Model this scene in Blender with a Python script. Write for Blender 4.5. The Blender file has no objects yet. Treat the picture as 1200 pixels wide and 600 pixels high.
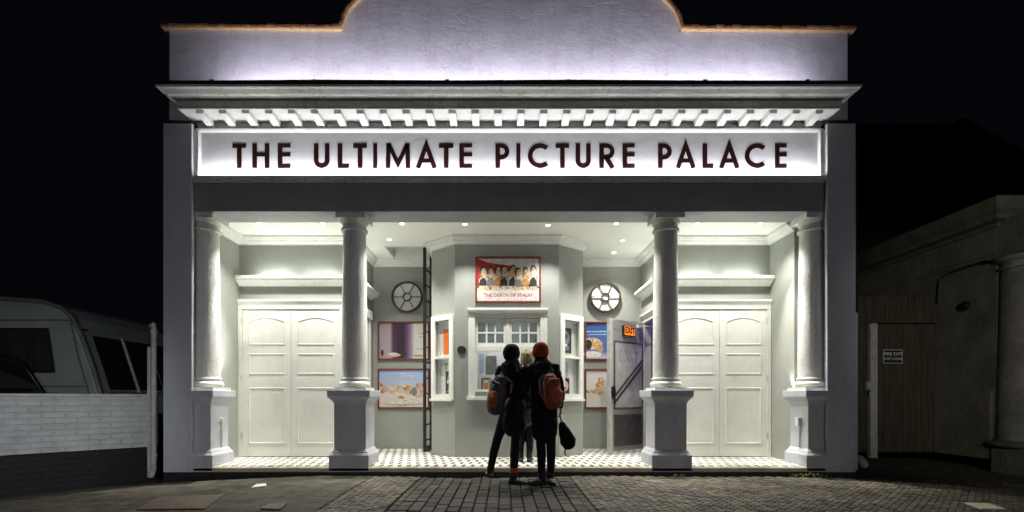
import bpy, bmesh, math, random
from mathutils import Vector, Matrix, Quaternion
random.seed(7)
R = math.radians
C = bpy.context.scene.collection
# ------------------------------------------------------------------ materials
def mat(name, col, rough=.6, metal=0, bump=0, bscale=20, var=0, vscale=3, spec=.5, stretch=(1,1,1), detail=6, col2=None, dirt=None, bdist=.02, streak=0):
    m = bpy.data.materials.new(name); m.use_nodes = True
    nt = m.node_tree; N = nt.nodes; L = nt.links; b = N['Principled BSDF']
    b.inputs['Base Color'].default_value = (*col, 1); b.inputs['Roughness'].default_value = rough
    b.inputs['Metallic'].default_value = metal; b.inputs['Specular IOR Level'].default_value = spec
    if not (bump or var): return m
    tc = N.new('ShaderNodeTexCoord'); mp = N.new('ShaderNodeMapping'); mp.inputs['Scale'].default_value = stretch
    L.new(tc.outputs['Object'], mp.inputs['Vector'])
    if var:
        n = N.new('ShaderNodeTexNoise'); n.inputs['Scale'].default_value = vscale; n.inputs['Detail'].default_value = detail
        n.inputs['Roughness'].default_value = .65
        L.new(mp.outputs[0], n.inputs['Vector'])
        r = N.new('ShaderNodeValToRGB'); r.color_ramp.elements[0].position = .3; r.color_ramp.elements[1].position = .7
        c2 = col2 or tuple(max(0, c*(1-var)) for c in col)
        c1 = tuple(min(1, c*(1+var*.35)) for c in col)
        r.color_ramp.elements[0].color = (*c2, 1); r.color_ramp.elements[1].color = (*c1, 1)
        L.new(n.outputs['Fac'], r.inputs['Fac']); L.new(r.outputs['Color'], b.inputs['Base Color'])
        if streak:
            m3 = N.new('ShaderNodeMapping'); m3.inputs['Scale'].default_value = (1, 1, .14); L.new(tc.outputs['Object'], m3.inputs[0])
            n3 = N.new('ShaderNodeTexNoise'); n3.inputs['Scale'].default_value = 9; n3.inputs['Detail'].default_value = 8; n3.inputs['Distortion'].default_value = .5; L.new(m3.outputs[0], n3.inputs[0])
            n4 = N.new('ShaderNodeTexNoise'); n4.inputs['Scale'].default_value = 26; n4.inputs['Detail'].default_value = 6; L.new(tc.outputs['Object'], n4.inputs[0])
            mm = N.new('ShaderNodeMath'); mm.operation = 'MULTIPLY'; L.new(n3.outputs['Fac'], mm.inputs[0]); L.new(n4.outputs['Fac'], mm.inputs[1])
            r3 = N.new('ShaderNodeValToRGB'); r3.color_ramp.elements[0].position = .27; r3.color_ramp.elements[1].position = .37
            r3.color_ramp.elements[0].color = (1,1,1,1); k_ = 1-streak; r3.color_ramp.elements[1].color = (k_, k_*.98, k_*.94, 1); L.new(mm.outputs[0], r3.inputs[0])
            mu = N.new('ShaderNodeMixRGB'); mu.blend_type = 'MULTIPLY'; mu.inputs[0].default_value = 1
            L.new(r.outputs['Color'], mu.inputs[1]); L.new(r3.outputs[0], mu.inputs[2]); L.new(mu.outputs[0], b.inputs['Base Color'])
        rr = N.new('ShaderNodeMapRange'); rr.inputs['To Min'].default_value = min(1, rough+.12); rr.inputs['To Max'].default_value = max(.05, rough-.1)
        L.new(n.outputs['Fac'], rr.inputs['Value']); L.new(rr.outputs[0], b.inputs['Roughness'])
    if bump:
        n2 = N.new('ShaderNodeTexNoise'); n2.inputs['Scale'].default_value = bscale; n2.inputs['Detail'].default_value = 5
        n2.inputs['Roughness'].default_value = .6
        L.new(mp.outputs[0], n2.inputs['Vector'])
        bp = N.new('ShaderNodeBump'); bp.inputs['Strength'].default_value = bump; bp.inputs['Distance'].default_value = bdist
        L.new(n2.outputs['Fac'], bp.inputs['Height']); L.new(bp.outputs[0], b.inputs['Normal'])
    return m
def emit(name, col, s):
    m = bpy.data.materials.new(name); m.use_nodes = True
    b = m.node_tree.nodes['Principled BSDF']; b.inputs['Base Color'].default_value = (*col, 1)
    b.inputs['Emission Color'].default_value = (*col, 1); b.inputs['Emission Strength'].default_value = s
    return m
def glass(name, alpha=.12, col=(.8,.85,.85), rough=.05):
    m = bpy.data.materials.new(name); m.use_nodes = True; nt = m.node_tree; N = nt.nodes; L = nt.links
    N.remove(N['Principled BSDF']); out = N['Material Output']
    t = N.new('ShaderNodeBsdfTransparent'); t.inputs[0].default_value = (*col, 1)
    g = N.new('ShaderNodeBsdfGlossy'); g.inputs['Roughness'].default_value = rough
    mx = N.new('ShaderNodeMixShader'); mx.inputs[0].default_value = alpha
    L.new(t.outputs[0], mx.inputs[1]); L.new(g.outputs[0], mx.inputs[2]); L.new(mx.outputs[0], out.inputs[0])
    return m
M = {}
def plaster(name, col, cracks=True):
    """hand-trowelled painted render: broad undulation, trowel ridges, fine grain, grime"""
    m = mat(name, col, .6, var=.16, vscale=2.4, bump=.45, bscale=60, bdist=.008, streak=.1)
    nt = m.node_tree; N = nt.nodes; L = nt.links; b = N['Principled BSDF']
    tc = N.new('ShaderNodeTexCoord'); mp = N.new('ShaderNodeMapping'); mp.inputs['Scale'].default_value = (1, 1, 1.5)
    L.new(tc.outputs['Object'], mp.inputs[0])
    n = N.new('ShaderNodeTexNoise'); n.inputs['Scale'].default_value = 4.5; n.inputs['Detail'].default_value = 9; n.inputs['Roughness'].default_value = .62; n.inputs['Distortion'].default_value = .25
    L.new(mp.outputs[0], n.inputs[0])
    bp = N.new('ShaderNodeBump'); bp.inputs['Strength'].default_value = .4; bp.inputs['Distance'].default_value = .022
    L.new(n.outputs['Fac'], bp.inputs['Height'])
    old = [x for x in N if x.type == 'BUMP' and x is not bp][0]
    L.new(bp.outputs[0], old.inputs['Normal'])
    # hairline cracks
    nd = N.new('ShaderNodeTexNoise'); nd.inputs['Scale'].default_value = 3; nd.inputs['Detail'].default_value = 6; L.new(tc.outputs['Object'], nd.inputs[0])
    mxv = N.new('ShaderNodeMixRGB'); mxv.inputs[0].default_value = .35; L.new(tc.outputs['Object'], mxv.inputs[1]); L.new(nd.outputs['Color'], mxv.inputs[2])
    vo = N.new('ShaderNodeTexVoronoi'); vo.feature = 'DISTANCE_TO_EDGE'; vo.inputs['Scale'].default_value = 1.6; L.new(mxv.outputs[0], vo.inputs['Vector'])
    cr = N.new('ShaderNodeValToRGB'); cr.color_ramp.elements[0].position = 0; cr.color_ramp.elements[1].position = .02; cr.color_ramp.elements[0].color = (0,0,0,1); L.new(vo.outputs['Distance'], cr.inputs[0])
    nm = N.new('ShaderNodeTexNoise'); nm.inputs['Scale'].default_value = 1.1; L.new(tc.outputs['Object'], nm.inputs[0])
    gt_ = N.new('ShaderNodeMath'); gt_.operation = 'GREATER_THAN'; gt_.inputs[1].default_value = .5; L.new(nm.outputs['Fac'], gt_.inputs[0])
    mxa = N.new('ShaderNodeMath'); mxa.operation = 'MAXIMUM'; L.new(cr.outputs[0], mxa.inputs[0]); L.new(gt_.outputs[0], mxa.inputs[1])
    b3 = N.new('ShaderNodeBump'); b3.inputs['Strength'].default_value = .22; b3.inputs['Distance'].default_value = .006; L.new(mxa.outputs[0], b3.inputs['Height'])
    L.new(b3.outputs[0], bp.inputs['Normal'])
    return m
M['parapet'] = plaster('trowelled_white_render', (.66,.63,.68))
M['pier'] = mat('grey_white_render', (.56,.57,.62), .65, bump=.35, bscale=45, var=.16, vscale=2.5, stretch=(1,1,.5), bdist=.008, streak=.09)
M['sign_render'] = mat('sign_render', (.74,.73,.74), .6, bump=.35, bscale=7, var=.1, vscale=4, bdist=.012)
M['white'] = mat('white_gloss_paint', (.76,.77,.72), .38, bump=.1, bscale=60, var=.07, vscale=3, bdist=.004, streak=.1)
M['cornice'] = mat('cornice_paint', (.62,.62,.58), .55, bump=.25, bscale=30, var=.28, vscale=5, stretch=(.35,1,1), bdist=.008, streak=.25)
M['shaft'] = mat('column_render', (.72,.71,.68), .5, bump=.65, bscale=26, var=.12, vscale=5, bdist=.012, stretch=(1,1,.7), streak=.16)
M['sage'] = mat('sage_grey_paint', (.325,.335,.305), .55, bump=.15, bscale=50, var=.1, vscale=1.5, bdist=.005, streak=.05)
M['beam'] = mat('beam_paint', (.27,.285,.285), .6, bump=.15, bscale=30, var=.15, vscale=3)
M['door'] = mat('cream_door_paint', (.76,.76,.70), .3, bump=.25, bscale=14, var=.09, vscale=4, bdist=.005, streak=.05)
M['ceiling'] = mat('ceiling_paint', (.84,.85,.79), .5, bump=.08, bscale=8, var=.04, vscale=2)
M['letter'] = mat('maroon_letter', (.02,.004,.004), .35)
M['lead'] = mat('lead_flashing', (.02,.02,.022), .5, bump=.3, bscale=12, var=.4, vscale=8)
M['terracotta'] = mat('terracotta_tile', (.33,.15,.06), .7, bump=.3, bscale=30, var=.5, vscale=9)
M['black'] = mat('black_paint', (.012,.012,.012), .4, bump=.1, bscale=40, var=.3, vscale=6)
M['black_cloth'] = mat('black_wool', (.008,.0075,.009), .95, bump=.5, bscale=60, var=.3, vscale=9, spec=.15)
M['navy_cloth'] = mat('navy_cloth', (.009,.01,.016), .9, bump=.4, bscale=60, var=.3, vscale=9, spec=.2)
M['tights'] = mat('black_tights', (.012,.012,.014), .8, bump=.2, bscale=120, var=.2, vscale=12, spec=.2)
M['grey_cloth'] = mat('grey_wool', (.06,.06,.065), .95, bump=.5, bscale=60, var=.3, vscale=9, spec=.15)
M['red_wool'] = mat('red_orange_wool', (.36,.05,.015), .95, bump=.8, bscale=70, var=.35, vscale=30, spec=.15)
M['blond'] = mat('blond_hair', (.28,.2,.09), .55, bump=1, bscale=40, var=.5, vscale=30, stretch=(2.5,2.5,.4))
M['darkhair'] = mat('dark_hair', (.03,.015,.01), .5, bump=.8, bscale=50, var=.4, vscale=20, stretch=(2,2,.4))
M['skin'] = mat('skin', (.5,.3,.22), .5, bump=.1, bscale=60, var=.1, vscale=9)
M['teal_pack'] = mat('blue_grey_nylon', (.035,.06,.08), .7, bump=.6, bscale=16, var=.4, vscale=7)
M['orange_pack'] = mat('orange_nylon', (.42,.09,.03), .7, bump=.5, bscale=16, var=.4, vscale=7)
M['rust_pack'] = mat('rust_canvas', (.26,.055,.02), .75, bump=.6, bscale=14, var=.5, vscale=6)
M['strap'] = mat('pinkish_strap', (.35,.2,.2), .8)
M['sock'] = mat('orange_sock', (.5,.09,.02), .9)
M['leather'] = mat('black_leather', (.012,.011,.01), .45, bump=.3, bscale=50)
M['steel'] = mat('brushed_steel', (.3,.29,.27), .38, metal=.15, bump=.25, bscale=10, var=.35, vscale=5, stretch=(.4,.4,3))
M['steel_dark'] = mat('scuffed_steel', (.09,.085,.08), .42, metal=.3, bump=.3, bscale=12, var=.4, vscale=7)
M['purple'] = mat('purple_velvet', (.08,.03,.26), .9, bump=.3, bscale=50)
M['walnut'] = mat('red_wood_frame', (.2,.035,.015), .4, bump=.2, bscale=40, var=.3, vscale=12)
M['oxide'] = mat('dark_rim_metal', (.06,.03,.02), .5, var=.4, vscale=12)
M['opal'] = mat('opal_glass', (.72,.74,.7), .25, bump=.05, bscale=8, var=.08, vscale=5)
M['paper'] = mat('white_paper', (.75,.75,.73), .5)
M['stone'] = mat('grimy_stone', (.17,.165,.13), .85, bump=.6, bscale=14, var=.5, vscale=2.2, stretch=(1,1,.8), bdist=.02)
M['caravan'] = mat('caravan_shell', (.23,.25,.245), .4, bump=.05, bscale=5, var=.25, vscale=1.5)
M['caravan_trim'] = mat('caravan_trim', (.1,.11,.1), .5)
M['dark_glass'] = mat('dark_glass', (.015,.014,.016), .08, spec=.6)
M['curtain_glass'] = mat('curtained_glass', (.03,.024,.022), .2, bump=.3, bscale=4, var=.5, vscale=6, stretch=(6,1,.3))
M['car'] = mat('dark_car_paint', (.02,.022,.024), .25)
M['asphalt'] = mat('worn_asphalt', (.115,.1,.072), .85, bump=1, bscale=45, var=.75, vscale=5, bdist=.03, detail=12)
M['wood'] = mat('weathered_boards', (.075,.065,.04), .8, bump=.6, bscale=20, var=.6, vscale=4, stretch=(5,5,.4))
M['pipe'] = mat('pale_pipe_paint', (.5,.5,.47), .5, var=.3, vscale=9)
M['signblue'] = mat('navy_sign_plate', (.01,.018,.04), .4)
M['weed'] = mat('weed_green', (.09,.12,.04), .8)
M['farwall'] = mat('far_render', (.10,.08,.065), .9, bump=.3, bscale=6, var=.3, vscale=1)
M['farpane'] = mat('far_panes', (.03,.045,.08), .3)
M['step'] = mat('step_stone', (.66,.63,.5), .7, bump=.5, bscale=30, var=.5, vscale=3, col2=(.5,.42,.28))
M['disc'] = emit('lamp_disc', (1,.98,.88), 14)
M['led_cool'] = emit('cool_led', (.9,.9,1), 4)
M['exit_orange'] = emit('exit_face', (1,.22,.01), .7)

def brickmat(name, colA, colB, mortar, split=None, bw=.225, bh=.075, ms=.012):
    m = bpy.data.materials.new(name); m.use_nodes = True; nt = m.node_tree; N = nt.nodes; L = nt.links; b = N['Principled BSDF']
    tc = N.new('ShaderNodeTexCoord'); sp = N.new('ShaderNodeSeparateXYZ'); cb = N.new('ShaderNodeCombineXYZ')
    L.new(tc.outputs['Object'], sp.inputs[0]); L.new(sp.outputs['X'], cb.inputs['X']); L.new(sp.outputs['Z'], cb.inputs['Y'])
    br = N.new('ShaderNodeTexBrick'); br.inputs['Scale'].default_value = 1; br.inputs['Brick Width'].default_value = bw
    br.inputs['Row Height'].default_value = bh; br.inputs['Mortar Size'].default_value = ms; br.inputs['Mortar Smooth'].default_value = .4
    br.inputs['Color1'].default_value = (*colA,1); br.inputs['Color2'].default_value = (*colB,1); br.inputs['Mortar'].default_value = (*mortar,1)
    L.new(cb.outputs[0], br.inputs['Vector'])
    no = N.new('ShaderNodeTexNoise'); no.inputs['Scale'].default_value = 5; no.inputs['Detail'].default_value = 8
    L.new(tc.outputs['Object'], no.inputs['Vector'])
    mx = N.new('ShaderNodeMixRGB'); mx.blend_type = 'MULTIPLY'; mx.inputs[0].default_value = .55
    L.new(br.outputs['Color'], mx.inputs[1]); L.new(no.outputs['Fac'], mx.inputs[2])
    last = mx.outputs[0]
    L.new(last, b.inputs['Base Color']); b.inputs['Roughness'].default_value = .7
    bp = N.new('ShaderNodeBump'); bp.inputs['Strength'].default_value = .8; bp.inputs['Distance'].default_value = .012
    inv = N.new('ShaderNodeMath'); inv.operation = 'SUBTRACT'; inv.inputs[0].default_value = 1
    ad = N.new('ShaderNodeMath'); ad.operation = 'MULTIPLY_ADD'; ad.inputs[1].default_value = .5
    L.new(br.outputs['Fac'], inv.inputs[1]); L.new(no.outputs['Fac'], ad.inputs[0]); L.new(inv.outputs[0], ad.inputs[2])
    L.new(ad.outputs[0], bp.inputs['Height']); L.new(bp.outputs[0], b.inputs['Normal'])
    return m
M['brick_white'] = brickmat('white_painted_brick', (.7,.71,.72), (.68,.69,.70), (.65,.66,.67))
M['brick_black'] = brickmat('tarred_brick', (.006,.0055,.005), (.008,.007,.006), (.004,.004,.004))
M['brick_dark'] = brickmat('sooty_brick', (.05,.04,.03), (.035,.03,.024), (.03,.028,.022))

def tilemat():
    m = bpy.data.materials.new('porch_tiles'); m.use_nodes = True; nt = m.node_tree; N = nt.nodes; L = nt.links; b = N['Principled BSDF']
    tc = N.new('ShaderNodeTexCoord'); sp = N.new('ShaderNodeSeparateXYZ'); L.new(tc.outputs['Object'], sp.inputs[0])
    def mth(op, a, v=None, w=None):
        n = N.new('ShaderNodeMath'); n.operation = op
        for i, q in enumerate((a, v, w)):
            if q is None: continue
            if isinstance(q, (int, float)): n.inputs[i].default_value = q
            else: L.new(q, n.inputs[i])
        return n.outputs[0]
    p = .13; q = .26
    row = mth('FLOOR', mth('DIVIDE', sp.outputs['Y'], q))
    sx = mth('MULTIPLY_ADD', row, .05, sp.outputs['X'])
    fx = mth('PINGPONG', sx, p/2); fy = mth('PINGPONG', mth('ADD', sp.outputs['Y'], q/2), q/2)
    d = mth('ADD', mth('MULTIPLY', fx, 2.0), mth('MULTIPLY', fy, .55))
    dot = mth('LESS_THAN', d, .07)
    groove = mth('LESS_THAN', fx, .004)
    no = N.new('ShaderNodeTexNoise'); no.inputs['Scale'].default_value = 3; no.inputs['Detail'].default_value = 6; L.new(tc.outputs['Object'], no.inputs['Vector'])
    r = N.new('ShaderNodeValToRGB'); r.color_ramp.elements[0].color = (.62,.59,.5,1); r.color_ramp.elements[1].color = (.82,.8,.74,1)
    r.color_ramp.elements[0].position = .3; r.color_ramp.elements[1].position = .6
    L.new(no.outputs['Fac'], r.inputs[0])
    mx = N.new('ShaderNodeMixRGB'); mx.inputs[2].default_value = (.07,.065,.055,1); L.new(dot, mx.inputs[0]); L.new(r.outputs[0], mx.inputs[1])
    m2 = N.new('ShaderNodeMixRGB'); m2.inputs[2].default_value = (.16,.14,.11,1); L.new(groove, m2.inputs[0]); L.new(mx.outputs[0], m2.inputs[1])
    L.new(m2.outputs[0], b.inputs['Base Color']); b.inputs['Roughness'].default_value = .42
    return m
M['tiles'] = tilemat()
def blockmat(name, c1, c2):
    m = bpy.data.materials.new(name); m.use_nodes = True; nt = m.node_tree; N = nt.nodes; L = nt.links; b = N['Principled BSDF']
    g = N.new('ShaderNodeNewGeometry'); tc = N.new('ShaderNodeTexCoord')
    no = N.new('ShaderNodeTexNoise'); no.inputs['Scale'].default_value = 2.2; no.inputs['Detail'].default_value = 9; no.inputs['Roughness'].default_value = .7
    L.new(tc.outputs['Object'], no.inputs['Vector'])
    ad = N.new('ShaderNodeMath'); ad.operation = 'MULTIPLY_ADD'; ad.inputs[1].default_value = .45
    L.new(g.outputs['Random Per Island'], ad.inputs[0]); 
    sb = N.new('ShaderNodeMath'); sb.operation = 'SUBTRACT'; sb.inputs[1].default_value = .25; L.new(no.outputs['Fac'], sb.inputs[0]); L.new(sb.outputs[0], ad.inputs[2])
    r = N.new('ShaderNodeValToRGB'); r.color_ramp.elements[0].color = (*c1,1); r.color_ramp.elements[1].color = (*c2,1)
    r.color_ramp.elements[0].position = .2; r.color_ramp.elements[1].position = .75
    L.new(ad.outputs[0], r.inputs[0]); L.new(r.outputs[0], b.inputs['Base Color']); b.inputs['Roughness'].default_value = .75
    n2 = N.new('ShaderNodeTexNoise'); n2.inputs['Scale'].default_value = 60; n2.inputs['Detail'].default_value = 4; L.new(tc.outputs['Object'], n2.inputs['Vector'])
    bp = N.new('ShaderNodeBump'); bp.inputs['Strength'].default_value = .7; bp.inputs['Distance'].default_value = .006
    L.new(n2.outputs['Fac'], bp.inputs['Height']); L.new(bp.outputs[0], b.inputs['Normal'])
    return m
M['setts'] = blockmat('worn_setts', (.016,.0135,.01), (.07,.061,.046))
M['herring'] = blockmat('block_paving', (.035,.03,.022), (.18,.155,.11))

# ------------------------------------------------------------------ mesh helpers
def tag(o, label=None, cat=None, group=None, kind=None):
    for k, v in (('label', label), ('category', cat), ('group', group), ('kind', kind)):
        if v: o[k] = v
    return o
def empty(name, loc=(0,0,0), label=None, cat=None, group=None, rz=0):
    o = bpy.data.objects.new(name, None); C.objects.link(o); o.location = loc; o.rotation_euler.z = rz
    o.empty_display_size = .1
    return tag(o, label, cat, group)
def rootloc(p):
    while p.parent: p = p.parent
    return p.location
class MB:
    def __init__(s, mx=None): s.bm = bmesh.new(); s.mx = mx or Matrix.Identity(4); s.mi = 0
    def _face(s, vs):
        try:
            f = s.bm.faces.new(vs); f.material_index = s.mi; return f
        except ValueError: return None
    def v(s, p): return s.bm.verts.new(s.mx @ Vector(p))
    def box(s, x0, x1, y0, y1, z0, z1):
        v = [s.v((x, y, z)) for z in (z0, z1) for y in (y0, y1) for x in (x0, x1)]
        for q in ((0,2,3,1), (4,5,7,6), (0,1,5,4), (2,6,7,3), (0,4,6,2), (1,3,7,5)): s._face([v[i] for i in q])
        return s
    def prism(s, pts, y0, y1):                       # polygon in x,z extruded along y
        a = [s.v((x, y0, z)) for x, z in pts]; b = [s.v((x, y1, z)) for x, z in pts]; n = len(pts)
        s._face(a); s._face(b[::-1])
        for i in range(n): s._face([a[i], b[i], b[(i+1) % n], a[(i+1) % n]])
        return s
    def slab(s, pts, z0, z1):                        # polygon in x,y extruded along z
        a = [s.v((x, y, z0)) for x, y in pts]; b = [s.v((x, y, z1)) for x, y in pts]; n = len(pts)
        s._face(a); s._face(b[::-1])
        for i in range(n): s._face([a[i], b[i], b[(i+1) % n], a[(i+1) % n]])
        return s
    def sweep(s, path, prof, closed=False, mapf=None):   # path in x,y; profile (outward to the right of travel, z)
        n = len(path); rings = []
        for i, p in enumerate(path):
            p = Vector(p)
            d1 = (p - Vector(path[i-1])).normalized() if (i > 0 or closed) else None
            d2 = (Vector(path[(i+1) % n]) - p).normalized() if (i < n-1 or closed) else None
            d1 = d1 or d2; d2 = d2 or d1
            n1 = Vector((d1.y, -d1.x)); n2 = Vector((d2.y, -d2.x)); m = (n1+n2).normalized(); k = 1/max(.3, m.dot(n1))
            ring = []
            for o, z in prof:
                q = (p.x+m.x*o*k, p.y+m.y*o*k, z)
                if mapf: q = mapf(*q)
                ring.append(s.v(q))
            rings.append(ring)
        k = len(prof)
        for i in range(n if closed else n-1):
            a, b = rings[i], rings[(i+1) % n]
            for j in range(k): s._face([a[j], a[(j+1) % k], b[(j+1) % k], b[j]])
        if not closed: s._face(rings[0]); s._face(rings[-1][::-1])
        return s
    def lathe(s, prof, c=(0,0), seg=40, cap=True):   # prof list of (r, z)
        rings = [[s.v((c[0]+r*math.cos(2*math.pi*i/seg), c[1]+r*math.sin(2*math.pi*i/seg), z)) for i in range(seg)] for r, z in prof]
        for a, b in zip(rings, rings[1:]):
            for i in range(seg): s._face([a[i], a[(i+1) % seg], b[(i+1) % seg], b[i]])
        if cap: s._face(rings[0][::-1]); s._face(rings[-1])
        return s
    def tube(s, pts, rad, ref=(0,1,0), seg=12, round_ends=True):
        pts = [Vector(p) for p in pts]; rad = [r if isinstance(r, tuple) else (r, r) for r in (rad if isinstance(rad, list) else [rad]*len(pts))]
        ref = Vector(ref)
        if round_ends:
            t0 = (pts[0]-pts[1]).normalized(); t1 = (pts[-1]-pts[-2]).normalized()
            r0 = min(rad[0]); r1 = min(rad[-1])
            pts = [pts[0]+t0*r0*.9, pts[0]+t0*r0*.55] + pts + [pts[-1]+t1*r1*.55, pts[-1]+t1*r1*.9]
            sc = lambda r, k: (r[0]*k, r[1]*k)
            rad = [sc(rad[0], .35), sc(rad[0], .8)] + rad + [sc(rad[-1], .8), sc(rad[-1], .35)]
        rings = []
        for i, p in enumerate(pts):
            t = (pts[min(i+1, len(pts)-1)] - pts[max(i-1, 0)]).normalized()
            rf = ref if abs(t.dot(ref.normalized())) < .95 else Vector((1, .1, .1))
            sd = t.cross(rf).normalized(); ot = sd.cross(t).normalized()
            rings.append([s.v(p + sd*rad[i][0]*math.cos(2*math.pi*k/seg) + ot*rad[i][1]*math.sin(2*math.pi*k/seg)) for k in range(seg)])
        for a, b in zip(rings, rings[1:]):
            for k in range(seg): s._face([a[k], a[(k+1) % seg], b[(k+1) % seg], b[k]])
        s._face(rings[0][::-1]); s._face(rings[-1])
        return s
    def ball(s, c, r, seg=16):
        r = r if isinstance(r, tuple) else (r, r, r)
        mt = s.mx @ Matrix.Translation(c) @ Matrix.Diagonal((*r, 1))
        x = bmesh.ops.create_uvsphere(s.bm, u_segments=seg, v_segments=seg//2+2, radius=1, matrix=mt)
        for v in x['verts']:
            for f in v.link_faces: f.material_index = s.mi
        return s
    def add_mesh(s, me, mt=None):
        n0 = len(s.bm.verts); f0 = len(s.bm.faces)
        s.bm.from_mesh(me); s.bm.verts.ensure_lookup_table(); s.bm.faces.ensure_lookup_table()
        for v in s.bm.verts[n0:]: v.co = s.mx @ ((mt or Matrix.Identity(4)) @ v.co)
        for f in s.bm.faces[f0:]: f.material_index = s.mi
        return s
    def build(s, name, m, parent=None, smooth=False, bevel=0, local=False, label=None, voxel=0, sm=4, subd=0, displace=0):
        bm = s.bm; bmesh.ops.recalc_face_normals(bm, faces=bm.faces)
        if parent is not None and not local:
            l = rootloc(parent); bmesh.ops.translate(bm, verts=bm.verts, vec=-Vector(l))
        me = bpy.data.meshes.new(name); bm.to_mesh(me); bm.free()
        for q in (m if isinstance(m, (list, tuple)) else [m]): me.materials.append(q if not isinstance(q, str) else M[q])
        o = bpy.data.objects.new(name, me); C.objects.link(o)
        if voxel:
            rm = o.modifiers.new('r', 'REMESH'); rm.mode = 'VOXEL'; rm.voxel_size = voxel
            if sm:
                s2 = o.modifiers.new('s', 'SMOOTH'); s2.iterations = sm; s2.factor = .5
            if displace:
                tx = bpy.data.textures.new('fold', 'CLOUDS'); tx.noise_scale = .09
                d = o.modifiers.new('d', 'DISPLACE'); d.texture = tx; d.strength = displace; d.mid_level = .5
            dg = bpy.context.evaluated_depsgraph_get(); ev = o.evaluated_get(dg)
            me2 = bpy.data.meshes.new_from_object(ev); o.modifiers.clear(); old = o.data; o.data = me2; me2.name = name
            bpy.data.meshes.remove(old); me = me2; smooth = True
            me.materials.clear()
            for q in (m if isinstance(m, (list, tuple)) else [m]): me.materials.append(q if not isinstance(q, str) else M[q])
        if smooth:
            for p in me.polygons: p.use_smooth = True
        if bevel:
            b = o.modifiers.new('b', 'BEVEL'); b.width = bevel; b.segments = 2; b.limit_method = 'ANGLE'; b.angle_limit = R(40)
        if smooth and not voxel:
            me.set_sharp_from_angle(angle=R(40))
        if parent is not None: o.parent = parent
        if label: o['label'] = label
        return o
def copy_tree(o, parent=None):
    c = o.copy(); C.objects.link(c)
    if parent is not None: c.parent = parent
    for ch in [x for x in C.objects if x.parent is o]: copy_tree(ch, c)
    return c
def text_mesh(s, size, ext=.003, align='CENTER', bold=0):
    cu = bpy.data.curves.new('t', 'FONT'); cu.body = s; cu.size = size; cu.extrude = ext; cu.align_x = align; cu.align_y = 'CENTER'; cu.offset = bold
    cu.resolution_u = 3
    o = bpy.data.objects.new('t', cu); C.objects.link(o)
    dg = bpy.context.evaluated_depsgraph_get(); me = bpy.data.meshes.new_from_object(o.evaluated_get(dg))
    bpy.data.objects.remove(o); return me
UP = Matrix.Rotation(R(90), 4, 'X')                 # text upright, facing -y
# camera model used only to read real positions off the photograph
CX, CY, CZ, F = -.06, -6.8, 1.0, 571.0
def X(px, y): return CX + (px-592)/F*(y-CY)
def Z(py, y): return CZ + (467-py)/F*(y-CY)

def ground_z(x, y):
    z = -.075
    if x < -2.6: z -= .036*(-x-2.6)
    if x > 3.6: z -= .03*min(x-3.6, 3)
    return z + .006*math.sin(x*1.7+y*2.1)

# ================================================================== SETTING: ground, road
bm = MB(); g = bm.bm
xs = [-400,-120,-50,-25]+[-16+.5*i for i in range(65)]+[25,50,120,400]; ys = [-400,-100,-40,-20]+[-12+.5*i for i in range(33)]+[10,30,100,400]
grid = [[g.verts.new((x, y, ground_z(max(-9,min(9,x)), max(-9,min(4,y)))-.035)) for x in xs] for y in ys]
for j in range(len(ys)-1):
    for i in range(len(xs)-1): g.faces.new([grid[j][i], grid[j][i+1], grid[j+1][i+1], grid[j+1][i]])
tag(bm.build('road', 'asphalt', smooth=True), 'dark worn asphalt road surface', kind='structure')
# asphalt footway left of the setts
bm = MB(); g = bm.bm
def sheet(x0, x1, y0, y1, dz, nx, ny, edge=None):
    V = []
    for j in range(ny+1):
        row = []
        for i in range(nx+1):
            y = y0+(y1-y0)*j/ny; xa = x1 if edge is None else edge(y); x = x0+(xa-x0)*i/nx
            row.append(g.verts.new((x, y, ground_z(x, y)+dz + random.uniform(-.002,.002))))
        V.append(row)
    for j in range(ny):
        for i in range(nx): g.faces.new([V[j][i], V[j][i+1], V[j+1][i+1], V[j+1][i]])
sheet(-9, -1.9, -4.6, -.02, -.004, 60, 40)
tag(bm.build('pavement', 'asphalt', smooth=True), 'patchy asphalt footway', kind='structure')
def block(b, pts, z, h=.03, inset=.006, sink=.05):
    c = Vector((sum(p[0] for p in pts)/4, sum(p[1] for p in pts)/4))
    gz = ground_z(c.x, c.y) + z
    tx, ty = random.uniform(-.012,.012), random.uniform(-.012,.012)
    def P(p, ins, dz):
        d = (c-Vector(p)); q = Vector(p)+d.normalized()*ins
        return b.v((q.x, q.y, gz+dz+(q.x-c.x)*tx+(q.y-c.y)*ty))
    lo = [P(p, .004, -sink) for p in pts]; mi = [P(p, .004, -.007) for p in pts]; hi = [P(p, .004+inset, 0) for p in pts]
    for i in range(4):
        j = (i+1) % 4
        b._face([lo[i], lo[j], mi[j], mi[i]]); b._face([mi[i], mi[j], hi[j], hi[i]])
    b._face(hi)
b = MB()
w = .125
x = -1.12; c_ = 0
while x < .74:
    y = -4.5 + (.12 if c_ % 2 else 0)
    while y < -.12:
        l = random.uniform(.17,.23)
        if y+l < -.03: block(b, [(x,y),(x+w-.008,y),(x+w-.008,y+l-.008),(x,y+l-.008)], random.uniform(-.004,.003))
        y += l
    x += w; c_ += 1
tag(b.build('sett_paving', 'setts'), 'band of rectangular stone setts', kind='structure')
b = MB(); u = .058; ca, sa = math.cos(R(45)), math.sin(R(45))
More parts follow.
